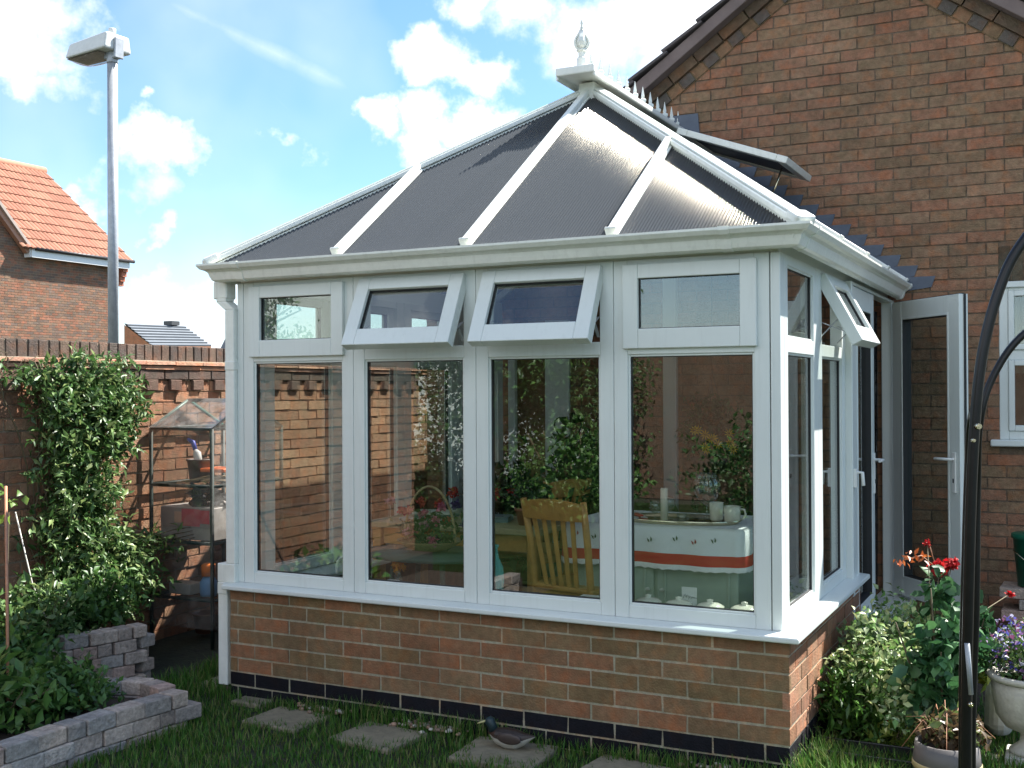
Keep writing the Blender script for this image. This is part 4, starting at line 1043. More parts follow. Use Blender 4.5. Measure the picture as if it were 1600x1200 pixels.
for (u, v, w, h, lb) in ((590, 905, .07, .05, 'small white box on the sill in the left corner of the second window'), (918, 930, .13, .055, 'white notepad block on the sill at the foot of the third window')):
    p = Vector(at(u, v, 5.65 if u < 700 else 5.2)); m = MB(); m.box(p.x-w/2, p.x+w/2, .16, .22, .6, .6+h, (.66, .66, .62)); m.build('box', painted, base=(p.x, .19, .6), bevel=.004, label=lb, cat='box', group='white boxes on the inner sill')
# turquoise vase
p = (-1.5, .22, .6)
m = MB(); m.lathe([(.035, 0), (.045, .01), (.055, .08), (.05, .15), (.028, .2), (.022, .24), (.03, .26), (.024, .258), (.018, .24), (0, .2)], p, 24, (.06, .34, .33)); m.build('vase', mat('turquoise', (.05, .30, .29), .25), base=p, label='turquoise vase on the sill beside the third window mullion', cat='vase')
# heart-shaped wire hook on the door jamb
p = Vector((-2.32, 3.0, 1.33)); t = thing('wire_heart', 'dark heart shaped wire ornament hanging on the white door jamb', 'ornament', tuple(p))
hp = [Vector((.085*math.sin(a)**3, 0, .075*(math.cos(a)-.38*math.cos(2*a)-.15*math.cos(3*a)))) for a in np.linspace(0, 2*math.pi, 28)]
m = MB(); m.tube([p+q*1.3 for q in hp], .006, 6, caps=False); m.build('wire', gasket, t)

# ------------------------------------------------------------------ plastic greenhouse
gx0, gx1, gy0, gy1, gz, ga = -4.31, -3.80, .80, 1.49, 1.385, 1.565
gh = thing('mini_greenhouse', 'small four tier plastic covered greenhouse between garden wall and conservatory', 'greenhouse', (-4.05, 1.14, 0))
ym = (gy0+gy1)/2
for x in (gx0, gx1):
    for y in (gy0, gy1): m = MB(); m.tube([(x, y, 0), (x, y, gz)], .0125, 8); m.build('upright_tube', darkgreen, gh)
    m = MB(); m.tube([(x, gy0, gz), (x, ym, ga), (x, gy1, gz)], .011, 8); m.build('roof_tube', mat('teal_tube', (.05, .2, .17), .35) if x == gx0 else darkgreen, gh)
m = MB(); m.tube([(gx0, ym, ga), (gx1, ym, ga)], .011, 8); m.build('ridge_tube', darkgreen, gh)
for z in (gz, 1.02, .66, .30):
    m = MB()
    for y in (gy0, gy1): m.tube([(gx0, y, z), (gx1, y, z)], .0115, 8)
    for x in (gx0, gx1): m.tube([(x, gy0, z), (x, gy1, z)], .0115, 8)
    if z < 1.3:
        for i in range(9): y = gy0+.07+i*.07; m.tube([(gx0, y, z), (gx1, y, z)], .002, 5)
        for i in range(2): x = gx0+.17*(i+1); m.tube([(x, gy0, z), (x, gy1, z)], .002, 5)
    m.build('shelf', darkgreen, gh)
def sheet(mb, A, B, C_, D_, nu, nv, amp, seed):
    g_ = np.random.default_rng(seed); ph = g_.uniform(0, 6, 4); A, B, C_, D_ = map(Vector, (A, B, C_, D_))
    nrm = (B-A).cross(D_-A).normalized(); vs = []
    for j in range(nv+1):
        for i in range(nu+1):
            u, v = i/nu, j/nv; p = (A*(1-u)+B*u)*(1-v)+(D_*(1-u)+C_*u)*v
            w = math.sin(u*9+ph[0]+v*4)*math.sin(v*7+ph[1])+.5*math.sin(u*23+v*15+ph[2])
            e = min(u, 1-u, v, 1-v); vs.append(p+nrm*amp*w*min(1, e*6))
    mb.add(vs, [(j*(nu+1)+i, j*(nu+1)+i+1, (j+1)*(nu+1)+i+1, (j+1)*(nu+1)+i) for j in range(nv) for i in range(nu)], smooth=True)
m = MB(); e = .012
sheet(m, (gx0-e, gy0-e, .12), (gx1+e, gy0-e, .12), (gx1+e, gy0-e, gz), (gx0-e, gy0-e, gz), 14, 30, .006, 1)
sheet(m, (gx1+e, gy0-e, .12), (gx1+e, gy1+e, .12), (gx1+e, gy1+e, gz), (gx1+e, gy0-e, gz), 16, 30, .012, 2)
sheet(m, (gx0-e, gy0-e, gz+.006), (gx1+e, gy0-e, gz+.006), (gx1+e, ym, ga+.012), (gx0-e, ym, ga+.012), 16, 12, .007, 3)
sheet(m, (gx0-e, ym, ga+.012), (gx1+e, ym, ga+.012), (gx1+e, gy1+e, gz), (gx0-e, gy1+e, gz), 16, 12, .007, 4)
m.add([(gx1+e, gy0-e, gz), (gx1+e, gy1+e, gz), (gx1+e, ym, ga+.012)], [(0, 1, 2)]); m.add([(gx0-e, gy0-e, gz), (gx0-e, ym, ga+.012), (gx0-e, gy1+e, gz)], [(0, 1, 2)])
m.build('plastic_cover', film, gh)
# contents
def bucket(x, y, z, r, h, c, name, cat, lb, group=None):
    t = thing(name, lb, cat, (x, y, z), group)
    m = MB(); m.lathe([(r*.75, 0), (r*.97, h*.92), (r*1.04, h*.93), (r*1.04, h), (r*.95, h), (r*.72, .01), (0, .01)], (x, y, z), 22, c); m.build('pot_body', painted, t); return t
t = bucket(-4.08, 1.0, 1.03, .085, .15, (.09, .055, .045), 'plant_pot', 'plant pot', 'dark brown plant pot with a spray bottle in it on the top greenhouse shelf')
t = thing('spray_bottle', 'blue topped white spray bottle standing in the brown plant pot', 'spray bottle', (-4.09, .98, 1.1))
m = MB(); m.tube([(-4.07, .98, 1.13), (-4.085, .98, 1.22), (-4.10, .98, 1.24)], [.028, .026, .012], 12, (.6, .6, .58)); m.build('bottle_body', painted, t)
m = MB(); m.tube([(-4.10, .98, 1.24), (-4.12, .98, 1.29), (-4.16, .975, 1.31)], [.014, .016, .01], 8, (.08, .1, .45)); m.build('trigger_head', painted, t)
m = MB(); m.box(-4.02, -3.82, .93, 1.12, 1.10, 1.125, (.75, .16, .04)); m.build('seed_tray', painted, base=(-3.92, 1.0, 1.1), bevel=.006, label='orange tray on the top greenhouse shelf', cat='tray')
m = MB()
for i in range(9): m.tube([(-4.13+.03*i+random.uniform(-.02, .02), .85+random.uniform(0, .1), 1.035+.006*(i % 5)), (-4.0+.025*i, .88+random.uniform(0, .15), 1.05+.01*(i % 4)), (-3.85+.004*i, .9+random.uniform(0, .2), 1.04+.007*(i % 5))], .006, 6, random.choice([(.5, .38, .22), (.42, .3, .18), (.3, .22, .12)]))
m.build('bamboo_sticks', painted, base=(-4, .9, 1.04), label='pale heap of sticks and string on the top greenhouse shelf', cat='sticks', kind='stuff')
t = thing('storage_box', 'white storage box with red and pink printed front on the second greenhouse shelf', 'box', (-4.03, .95, .67))
m = MB(); m.box(-4.27, -3.83, .84, 1.3, .67, .88, (.34, .32, .30)); m.build('carton', painted, t, bevel=.005)
m = MB(); m.box(-4.26, -3.84, .832, .84, .75, .875, (.25, .22, .22)); m.box(-4.08, -3.93, .829, .832, .76, .87, (.5, .05, .09)); m.box(-4.14, -4.08, .8285, .832, .78, .85, (.5, .3, .22)); m.box(-3.93, -3.85, .8287, .832, .78, .865, (.45, .04, .08)); m.build('printed_front', painted, t)
leaves('compost_bag', blob_pts((-4.0, 1.0, .93), (.16, .12, .035), 60, .2, .1, 3), nylon, size=.09, asp=.8, tints=[(.02, .02, .03)], label='crumpled black plastic bag on top of the storage box', cat='bag')
t = thing('bottle', 'orange capped blue bottle on the third greenhouse shelf', 'bottle', (-3.9, .92, .31))
m = MB(); m.lathe([(.05, 0), (.055, .02), (.055, .09), (.03, .13), (0, .13)], (-3.92, .9, .31), 16, (.12, .3, .55)); m.build('bottle_body', painted, t)
m = MB(); m.lathe([(.045, .13), (.045, .2), (.03, .21), (0, .21)], (-3.92, .9, .31), 16, (.8, .2, .02)); m.build('cap', painted, t)
m = MB(); m.box(-4.22, -4.04, .86, .98, .31, .38, (.42, .42, .38)); m.build('carton', painted, base=(-4.1, .9, .31), bevel=.004, label='small grey carton on the third greenhouse shelf', cat='box')
bucket(-4.12, 1.1, .02, .09, .13, (.13, .06, .04), 'plant_pot', 'plant pot', 'terracotta pot on the ground inside the greenhouse')

# ------------------------------------------------------------------ raised beds of paving blocks
PV = [(.31, .25, .21), (.36, .285, .235), (.27, .235, .21), (.39, .315, .26), (.31, .275, .245), (.37, .26, .21)]
def block_wall(name, path, z0, courses, lb, hgt=.066, blen=.135, wid=.10, seedv=1, step=None):
    rd = random.Random(seedv); m = MB(); pts = [Vector(p) for p in path]
    segs = [(pts[i], pts[i+1]) for i in range(len(pts)-1)]; tot = sum((b-a).length for a, b in segs)
    def posn(s):
        for a, b in segs:
            l = (b-a).length
            if s <= l: return a+(b-a)*(s/l), (b-a).normalized()
            s -= l
        return pts[-1], (segs[-1][1]-segs[-1][0]).normalized()
    for c in range(courses):
        s = -(blen/2 if c % 2 else 0)
        while s < tot-.03:
            ln = blen*rd.choice([1, 1, .62, 1]); mid = s+ln/2
            top = courses if step is None else step(mid)
            if mid > 0 and c < top:
                p, d_ = posn(min(mid, tot)); a = math.atan2(d_.y, d_.x)+rd.uniform(-.05, .05)
                Mx = Matrix.Translation((p.x+rd.uniform(-.006, .006), p.y+rd.uniform(-.006, .006), z0+c*(hgt+.003))) @ Matrix.Rotation(a, 4, 'Z') @ Matrix.Rotation(rd.uniform(-.02, .02), 4, 'Y')
                f = rd.uniform(.8, 1.15); t = tuple(q*f for q in rd.choice(PV))
                m.box(-ln/2+.002, ln/2-.002, -wid/2, wid/2, 0, hgt, t, Mx)
            s += ln
    return m.build(name, stone, base=(pts[0].x, pts[0].y, 0), bevel=.006, seg=2, label=lb, cat='garden wall')
block_wall('block_edging', [(-2.93, -3.2), (-2.91, -1.6), (-2.9, -1.1), (-2.85, -.55), (-2.84, -.50)], -.045, 3, 'low lower edging wall of pinkish grey blocks round the lower bed', hgt=.07, blen=.16, wid=.105, seedv=3)
block_wall('block_edging', [(-2.93, -.50), (-3.12, -.46), (-3.38, -.56)], -.03, 3, 'short return of grey blocks behind the point of the lower bed', seedv=5)
block_wall('block_edging', [(-3.62, .03), (-3.67, -.14), (-3.74, -.36), (-3.80, -.52), (-3.83, -.8), (-3.85, -1.3)], -.02, 5, 'higher stack of grey blocks edging the raised bed by the garden wall', seedv=9,
           step=lambda s: 5 if s < .42 else (4 if s < .62 else 3))
block_wall('block_edging', [(-4.3, .06), (-3.68, .06)], -.02, 4, 'back edging of grey blocks beside the greenhouse', seedv=10)
m = MB(); 
m.prism([(-4.34, -3.5), (-3.86, -3.5), (-3.84, -.8), (-3.7, .0), (-4.34, .0)], -.1, .24, 'z'); m.build('raised_bed_soil', soil, kind='structure')
m = MB(); m.prism([(-3.9, -3.4), (-2.96, -3.4), (-2.94, -.6), (-3.14, -.52), (-3.4, -.6), (-3.8, -.9)], -.1, .10, 'z'); m.build('lower_bed_soil', soil, kind='structure')

# ------------------------------------------------------------------ plants
JAS = [(.06, .13, .03), (.09, .175, .05), (.14, .22, .075), (.03, .075, .018), (.20, .26, .09), (.10, .17, .06)]
def climber():
    t = thing('wall_climber', 'tall dark green jasmine climber growing up the garden wall', 'climbing plant', (-4.2, -.05, .2))
    P = []; 
    # columns of foliage hanging on the wall: (y, z, ry, rz, depth out)
    lobes = [(.0, 1.60, .2, .15, .18), (.22, 1.63, .24, .15, .2), (.42, 1.54, .19, .2, .2), (.1, 1.42, .26, .22, .24), (.36, 1.36, .17, .2, .2), (.03, 1.16, .24, .2, .22), (.18, 1.0, .2, .2, .22), (.0, .84, .22, .22, .24), (.2, .7, .26, .2, .26), (.42, .62, .2, .18, .28), (.1, .5, .34, .2, .34), (.35, .42, .28, .2, .3), (-.12, .42, .28, .2, .3), (-.22, 1.72, .26, .04, .1), (.2, 1.79, .34, .045, .12), (.66, .66, .13, .06, .3)]
    for i, (y, z, ry, rz_, dx) in enumerate(lobes):
        n_ = int(5200*ry*rz_*3.4); q = blob_pts((XB+.06+dx*.5, y, z), (dx*.6, ry, rz_), n_, .6, .42, 20+i); P.append(q)
    P = np.concatenate(P); P = P[P[:, 0] > XB+.03]
    # gather leaflets along short sprays
    tips = P[rng.random(len(P)) < .22]; out = []
    for b in tips:
        d_ = rng.normal(size=3)+np.array([.8, -.1, -.15]); d_ /= np.linalg.norm(d_)
        for k in range(6): out.append(b+d_*.016*k+rng.normal(size=3)*.006)
    P = np.array(out)
    leaves('leaves', P, leafm, t, size=.05, asp=.36, outdir=(.5, -.3, .1), tints=JAS, droop=.25, var=.55)
    m = MB()
    for i in range(16):
        y = random.uniform(-.15, .35); pts_ = [(XB+.1, y, .2)]
        for k in range(8): y += random.uniform(-.09, .1); pts_.append((XB+.05+.07*random.random(), y, .2+.2*(k+1)))
        m.tube(pts_, .005, 5)
    for i in range(26):   # wiry shoots over the coping
        y = random.uniform(-.5, .6); z = 1.72; pts_ = [(XB+.1, y, z)]
        for k in range(4): y += random.uniform(-.06, .07); z += random.uniform(.0, .06); pts_.append((XB+.1+random.uniform(-.04, .04), y, z))
        m.tube(pts_, .0022, 4)
    for i in range(4):   # long side shoot on the right
        pts_ = [(XB+.25, .5+.0*i, .62+.03*i), (XB+.32, .72, .66+.03*i), (XB+.4, .88+.03*i, .70+.02*i)]; m.tube(pts_, .003, 4)
    m.build('stems', stem_m, t)
climber()
def bush(name, cat, lb, c, r, n, size, tints, asp=.5, seed=1, group=None, droop=.1, stems=7, z0=0, shell=.4, trunk=.006):
    t = thing(name, lb, cat, (c[0], c[1], z0), group)
    P = blob_pts(c, r, n, shell, .28, seed); P = P[P[:, 2] > z0+.01]
    leaves('leaves', P, leafm, t, size=size, asp=asp, outdir=(0, 0, .35), tints=tints, droop=droop)
    m = MB(); g_ = random.Random(seed)
    for i in range(stems):
        a = g_.uniform(0, 6.28); q = g_.uniform(.3, .95)
        m.tube([(c[0]+.1*r[0]*math.cos(a), c[1]+.1*r[1]*math.sin(a), z0), (c[0]+.4*q*r[0]*math.cos(a), c[1]+.4*q*r[1]*math.sin(a), (z0+c[2])/2+.1*r[2]), (c[0]+q*r[0]*math.cos(a), c[1]+q*r[1]*math.sin(a), c[2]+.6*r[2])], [trunk, trunk*.75, trunk*.4], 5)
    m.build('stems', stem_m, t); return t
GR = [(.06, .14, .03), (.09, .18, .04), (.045, .105, .025)]
BRT = [(.09, .18, .035), (.12, .2, .05), (.06, .14, .03)]
for i, (c, r, n_, sz, tn, lb, z0) in enumerate((
    ((-3.35, -1.15, .2), (.34, .32, .16), 900, .07, BRT, 'broad leaved bright green plant at the left edge of the lower bed', .1),
    ((-3.30, -.82, .2), (.34, .2, .13), 1500, .045, GR, 'low dark green marigold plant behind the lower block edging', .1),
    ((-3.5, -1.5, .3), (.3, .4, .25), 800, .09, BRT, 'large leaved plant at the far left by the cane', .1),
    ((-3.98, -.40, .40), (.28, .30, .20), 1100, .055, JAS, 'dense low bush between the cane and the climber', .24),
    ((-4.0, .0, .42), (.28, .25, .22), 1300, .05, GR, 'dense green bush at the foot of the climber behind the blocks', .24),
    ((-4.1, -1.0, .36), (.2, .35, .16), 500, .06, BRT, 'low leafy plant against the wall at the left edge', .24),
    ((-3.75, -.75, .28), (.22, .25, .16), 700, .06, GR, 'small green plant in front of the higher block edging', .1))):
    bush('bed_plant', 'plant', lb, c, r, n_, sz, tn, seed=40+i, z0=z0, group='plants in the left beds')
for i, (u, v, lb) in enumerate(((118, 1090, 'larger orange marigold flower in the lower bed'), (132, 1104, 'smaller orange marigold flower in the lower bed, to the right'))):
    p = at(u, v, 5.35); t = thing('marigold', lb, 'flower', p, 'orange marigolds')
    leaves('flower_head', blob_pts(p, (.02, .02, .014), 50, .4, .1, i), petal, t, size=.02, asp=.9, tints=[(.8, .2, .01)], droop=0)
    m = MB(); m.tube([(p[0], p[1], .1), p], .0025, 5); m.build('stalk', stem_m, t)
# canes
p0, p1 = at(9, 760, 5.6), at(13, 1105, 5.2)
m = MB(); m.tube([p0, p1], .0075, 10); m.build('garden_cane', caneM, base=p1, label='upright reddish bamboo cane at the left edge', cat='cane')
m = MB(); m.tube([at(24, 800, 6.2), at(50, 910, 6.15), at(79, 985, 6.1)], .004, 8, (.5, .48, .42)); m.build('support_wire', painted, base=at(79, 985, 6.1), label='thin pale leaning stick in front of the climber', cat='stick')
# rose-like seedling at the left edge
p = at(14, 780, 5.7); t = thing('tall_seedling', 'tall thin stem with a few yellow green leaves at the left edge', 'plant', (p[0], p[1], .2))
leaves('leaves', np.array([p])+rng.normal(size=(16, 3))*np.array([.05, .05, .05]), leafm, t, size=.05, asp=.8, tints=[(.15, .24, .04), (.09, .18, .03)])
m = MB(); m.tube([(p[0]-.02, p[1], .2), (p[0], p[1], p[2])], .003, 5); m.build('stem', stem_m, t)

# right-hand bed
VAR = [(.22, .32, .12), (.14, .26, .07), (.38, .42, .18), (.10, .2, .05), (.30, .38, .2)]
sh = bush('variegated_shrub', 'shrub', 'rounded variegated green shrub beside the conservatory side wall', (.27, 1.0, .26), (.33, .62, .29), 6500, .036, VAR, asp=.55, seed=61, shell=.55)
bush('bed_plant', 'plant', 'dark green strappy plant at the foot of the variegated shrub', (.16, .62, .16), (.17, .2, .2), 900, .07, [(.05, .13, .02), (.08, .18, .03), (.03, .08, .015)], asp=.28, seed=62, droop=-.5, group='plants in the right bed')
bush('bed_plant', 'plant', 'yellow green edging plant with a red bloom in front of the shrub', (.32, .56, .06), (.12, .1, .09), 420, .04, [(.22, .28, .05), (.12, .22, .04)], seed=63, group='plants in the right bed')
p = at(1377, 1133, 5.05); leaves('red_bloom', blob_pts(p, (.035, .03, .02), 70, .3, .1, 5), petal, size=.025, asp=.8, tints=[(.4, .02, .01)], label='small dark red flower low in front of the shrub', cat='flower')
# rose
rs = thing('rose_bush', 'rose bush with red blooms and large dark leaves beside the black arch', 'rose', (.5, .55, 0))
P = np.concatenate([blob_pts((.51, .48, .40), (.13, .15, .22), 300, .3, .2, 70), blob_pts((.58, .60, .5), (.14, .14, .2), 230, .3, .2, 71), blob_pts((.66, .75, .5), (.12, .12, .16), 130, .3, .2, 72), blob_pts((.52, .62, .72), (.08, .08, .1), 70, .3, .2, 73), blob_pts((.49, .55, .24), (.13, .13, .15), 160, .3, .2, 74)])
leaves('leaves', P, leafm, rs, size=.062, asp=.72, rnd=True, outdir=(.1, -.2, 0), tints=[(.03, .09, .035), (.045, .13, .045), (.07, .17, .06)], droop=.3, fold=.12)
m = MB()
for q in ((.36, .45, .6), (.5, .5, .75), (.62, .66, .65), (.7, .75, .6), (.55, .4, .5)): m.tube([(.5, .55, 0), ((.5+q[0])/2+.02, (.55+q[1])/2, q[2]*.5), q], [.008, .006, .003], 6)
fl = [at(1468, 886, 5.1), at(1488, 880, 5.1), at(1449, 849, 5.1), at(1578, 928, 5.3)]
for q in fl: m.tube([(.5, .55, .5), (q[0], q[1], q[2])], .0025, 5)
m.build('stems', stem_m, rs)
for i, (q, r_) in enumerate(zip(fl, (.032, .024, .014, .018))):
    leaves('bloom', blob_pts(q, (r_, r_, r_*.9), int(120 if r_ > .02 else 45), .2, .05, 80+i), petal, rs, size=r_*.8, asp=.95, tints=[(.45, .01, .015), (.55, .02, .02), (.35, .005, .01)], droop=0)
q = np.array(at(1425, 872, 5.1)); leaves('young_leaves', q+rng.normal(size=(18, 3))*np.array([.045, .03, .012]), leafm, rs, size=.04, asp=.45, tints=[(.35, .08, .02), (.45, .12, .03)])
m = MB(); m.tube([at(1412, 875, 5.1), at(1440, 868, 5.1), at(1466, 890, 5.1)], .0025, 5, (.3, .1, .04)); m.tube([at(1452, 850, 5.1), at(1462, 885, 5.1)], .002, 5); m.build('shoots', caneM, rs)
# spiky yellow grass plant
q = at(1452, 985, 5.6); t = thing('spiky_plant', 'yellow striped spiky leaved plant behind the rose', 'plant', (q[0], q[1], 0)); m = MB()
for i in range(22):
    a = random.uniform(0, 6.28); l = random.uniform(.14, .3); b = Vector((q[0], q[1], .28)); e_ = b+Vector((math.cos(a)*.11, math.sin(a)*.11, l)); w = Vector((-math.sin(a), math.cos(a), 0))*.006
    mid = b*.5+e_*.5+Vector((0, 0, .03)); m.add([b-w, b+w, mid+w, mid-w, e_], [(0, 1, 2, 3), (3, 2, 4)], random.choice([(.4, .42, .14), (.3, .36, .1), (.14, .24, .05)]))
m.build('leaves', leafm, t); m = MB(); m.tube([(q[0], q[1], 0), (q[0], q[1], .3)], .012, 6); m.build('stem', stem_m, t)
bush('bed_plant', 'plant', 'yellow green leafy plant between the arch and the urn', (.72, 1.15, .3), (.12, .14, .14), 260, .06, [(.4, .42, .05), (.25, .32, .05)], seed=66, group='plants in the right bed')
# black tray
m = MB(); c0 = (.27, .33, .02); m.box(-.24, .24, -.09, .09, 0, .006, M=Matrix.Translation(c0))
for a in ((-.25, -.235, -.1, .1), (.235, .25, -.1, .1)): m.box(*a, 0, .05, M=Matrix.Translation(c0))
for a in ((-.235, .235, -.1, -.088), (-.235, .235, .088, .1)): m.box(*a, 0, .05, M=Matrix.Translation(c0))
m.build('seed_tray', mat('black_plastic', (.015, .015, .017), .35), base=c0, bevel=.008, seg=2, label='shallow black plastic tray lying on the grass beside the plinth', cat='tray')
# barrel pot with withered plant
bc = (.60, .10, 0)
t = thing('barrel_pot', 'small banded barrel pot with a withered brown plant', 'plant pot', bc)
m = MB(); m.lathe([(.10, 0), (.125, .08), (.13, .14), (.12, .21), (.11, .21), (.108, .17), (0, .17)], bc, 28, (.10, .09, .085)); m.build('pot_body', painted, t)
m = MB(); m.lathe([(.130, .11), (.133, .115), (.133, .13), (.130, .135)], bc, 28, (.42, .33, .16)); m.build('band', painted, t)
leaves('withered_leaves', blob_pts((.62, .16, .24), (.14, .13, .07), 520, .2, .2, 90), leafm, t, size=.05, asp=.5, tints=[(.12, .075, .035), (.09, .06, .03), (.12, .17, .05), (.16, .12, .06)])
m = MB()
for i in range(12): a = random.uniform(0, 6.28); m.tube([(.6, .12, .17), (.6+.1*math.cos(a), .14+.1*math.sin(a), .27+random.uniform(-.02, .08)), (.6+.19*math.cos(a), .16+.17*math.sin(a), .2+random.uniform(-.05, .08))], .0013, 4, (.3, .18, .09))
m.build('dry_stems', caneM, t)
# urn
uc = (.885, .68, 0)
t = thing('garden_urn', 'pale stone pedestal urn planted with blue lobelia at the right edge', 'urn', uc)
m = MB(); m.box(uc[0]-.10, uc[0]+.10, uc[1]-.10, uc[1]+.10, 0, .035); m.lathe([(.085, .035), (.09, .05), (.075, .06), (.045, .085), (.042, .12), (.06, .135)], uc, 28); m.build('pedestal', concrete, t, bevel=.004)
m = MB(); m.lathe([(.05, .13), (.10, .15), (.135, .20), (.15, .29), (.155, .35)], uc, 56, flute=.035); m.lathe([(.155, .35), (.172, .358), (.178, .372), (.17, .384), (.15, .38), (.14, .33), (0, .33)], uc, 40); m.build('bowl', concrete, t)
leaves('lobelia_leaves', blob_pts((uc[0], uc[1], .46), (.17, .17, .13), 1400, .35, .2, 95), leafm, t, size=.03, asp=.4, tints=[(.08, .16, .04), (.05, .12, .03), (.14, .2, .06)])
leaves('lobelia_flowers', blob_pts((uc[0], uc[1], .49), (.18, .18, .14), 750, .7, .2, 96), petal, t, size=.018, asp=.95, tints=[(.10, .09, .34), (.22, .12, .3), (.4, .4, .5), (.25, .08, .18), (.06, .06, .25)], droop=0)
# stone lump between arch and urn
m = MB(); m.lathe([(.06, 0), (.1, .05), (.09, .2), (.05, .3), (0, .32)], (.74, 1.05, 0), 9, smooth=False, sx=.7); m.build('rock', concrete, base=(.74, 1.05, 0), bevel=.02, label='grey upright stone behind the urn', cat='rock')
# block pier with green bin
block_wall('block_pier', [(.66, 2.72), (1.1, 2.72)], -.02, 7, 'stack of grey blocks against the house wall under the green bin', hgt=.062, blen=.2, seedv=12, wid=.25)
t = thing('green_bin', 'green plastic caddy bin with wire handle on the block stack', 'bin', (.83, 2.72, .44))
m = MB(); m.lathe([(.10, 0), (.125, .28), (.135, .285), (.135, .31), (.125, .315), (0, .33)], (.85, 2.72, .435), 28); m.build('bin_body', greenp, t)
m = MB(); m.tube([(.73, 2.60, .66), (.80, 2.575, .60), (.90, 2.58, .66), (.97, 2.62, .72)], .004, 6); m.build('handle', silver, t)

# ------------------------------------------------------------------ garden arch
ar = thing('garden_arch', 'black metal rose arch curving over at the right edge', 'arch', (.86, -1.9, 0))
AY = -1.9
def curve(pts_, n_=10):
    out = []
    for i in range(len(pts_)-1):
        p0 = Vector(pts_[max(i-1, 0)]); p1 = Vector(pts_[i]); p2 = Vector(pts_[i+1]); p3 = Vector(pts_[min(i+2, len(pts_)-1)])
        for k in range(n_):
            t_ = k/n_; out.append(.5*((2*p1)+(-p0+p2)*t_+(2*p0-5*p1+4*p2-p3)*t_*t_+(-p0+3*p1-3*p2+p3)*t_**3))
    out.append(Vector(pts_[-1])); return out
dA = 2.62
outer = [at(1507, 1330, dA), at(1510, 1180, dA), at(1514, 900, dA), at(1521, 700, dA), at(1534, 560, dA), at(1562, 450, dA), at(1600, 376, dA), at(1680, 290, dA), at(1850, 220, dA), at(2020, 290, dA), at(2100, 450, dA), at(2120, 900, dA), at(2120, 1700, dA)]
outer[0] = (outer[1][0], outer[1][1], 0)
m = MB(); m.tube(curve(outer), .0125, 12); m.build('front_hoop', blackm, ar)
inner = [at(1519, 1180, dA+.1), at(1525, 950, dA+.1), at(1527, 760, dA+.1), at(1531, 660, dA+.06), at(1552, 588, dA+.06), at(1600, 522, dA+.06), at(1690, 470, dA+.06), at(1850, 440, dA+.06), at(2000, 520, dA+.06), at(2080, 700, dA+.05)]
inner.insert(0, (inner[0][0], inner[0][1], 0))
m = MB(); m.tube(curve(inner), .009, 10); m.build('inner_hoop', blackm, ar)
d2 = dA+.35
back = [at(1502, 1150, d2), at(1506, 900, d2), at(1513, 690, d2), at(1519, 640, d2-.1)]
back.insert(0, (back[0][0], back[0][1], 0))
m = MB(); m.tube(curve(back), .0075, 8); m.build('back_upright', blackm, ar)
for i, (u, v, r_) in enumerate(((1527, 666, .008), (1519, 688, .005), (1515, 1100, .006))):
    q = Vector(at(u, v, dA-.02)); m = MB(); m.tube([q, q-fwd*.012], [r_, r_*.8], 8); m.tube([q-fwd*.012, q-fwd*.014], [r_*.4, r_*.35], 6); m.build('bolt', silver, ar)
m = MB(); a, b = at(1511, 1005, dA-.012), at(1517, 1085, dA-.012); m.tube([a, b], .006, 8); m.build('coupling', galv, ar)

# ------------------------------------------------------------------ duck ornament
dk = Vector((-1.23, -.17, .012))
t = thing('duck_ornament', 'painted mallard duck ornament sitting on a stepping slab', 'duck', tuple(dk))
def ell(mb, c, r, tint, n_=18, k=12):
    mb.lathe([(r[0]*math.sin(math.pi*i/k), -r[2]*math.cos(math.pi*i/k)) for i in range(k+1)], c, n_, tint, True, 1, r[1]/r[0])
m = MB()
# body as a lathed hull lying along x
vs = []; nseg_ = 16; prof = [(-.12, .004, .075), (-.10, .02, .07), (-.06, .048, .06), (0, .062, .055), (.06, .058, .055), (.11, .036, .062), (.145, .018, .075), (.175, .004, .085)]
for x, r_, zc in prof:
    for j in range(nseg_):
        a = 2*math.pi*j/nseg_; vs.append((dk.x+x, dk.y+r_*math.cos(a)*.95, dk.z+max(.0, zc+r_*math.sin(a)*.95)))
fs = []
for i in range(len(prof)-1):
    for j in range(nseg_): fs.append((i*nseg_+j, i*nseg_+(j+1) % nseg_, (i+1)*nseg_+(j+1) % nseg_, (i+1)*nseg_+j))
for f_ in fs:
    j = f_[0] % nseg_; i = f_[0]//nseg_; low = j >= 8
    m.add([vs[q] for q in f_], [(0, 1, 2, 3)], (.36, .35, .3) if low and i > 0 else ((.03, .02, .015) if i > 1 else (.05, .025, .018)), True)
m.build('body', painted, t)
m = MB(); m.tube([dk+Vector((-.085, 0, .09)), dk+Vector((-.095, -.005, .12)), dk+Vector((-.105, -.01, .145)), dk+Vector((-.115, -.01, .16))], [.03, .026, .03, .016], 12, (.012, .03, .035)); m.build('head', painted, t)
m = MB(); m.tube([dk+Vector((-.125, -.012, .14)), dk+Vector((-.165, -.018, .125)), dk+Vector((-.178, -.02, .12))], [.013, .010, .006], 10, (.45, .42, .2), sq=.5); m.build('beak', painted, t)
m = MB(); ell(m, tuple(dk+Vector((.04, -.055, .07))), (.075, .012, .032), (.05, .035, .03)); m.build('wing', painted, t)

t.scale = (.8, .8, .8)
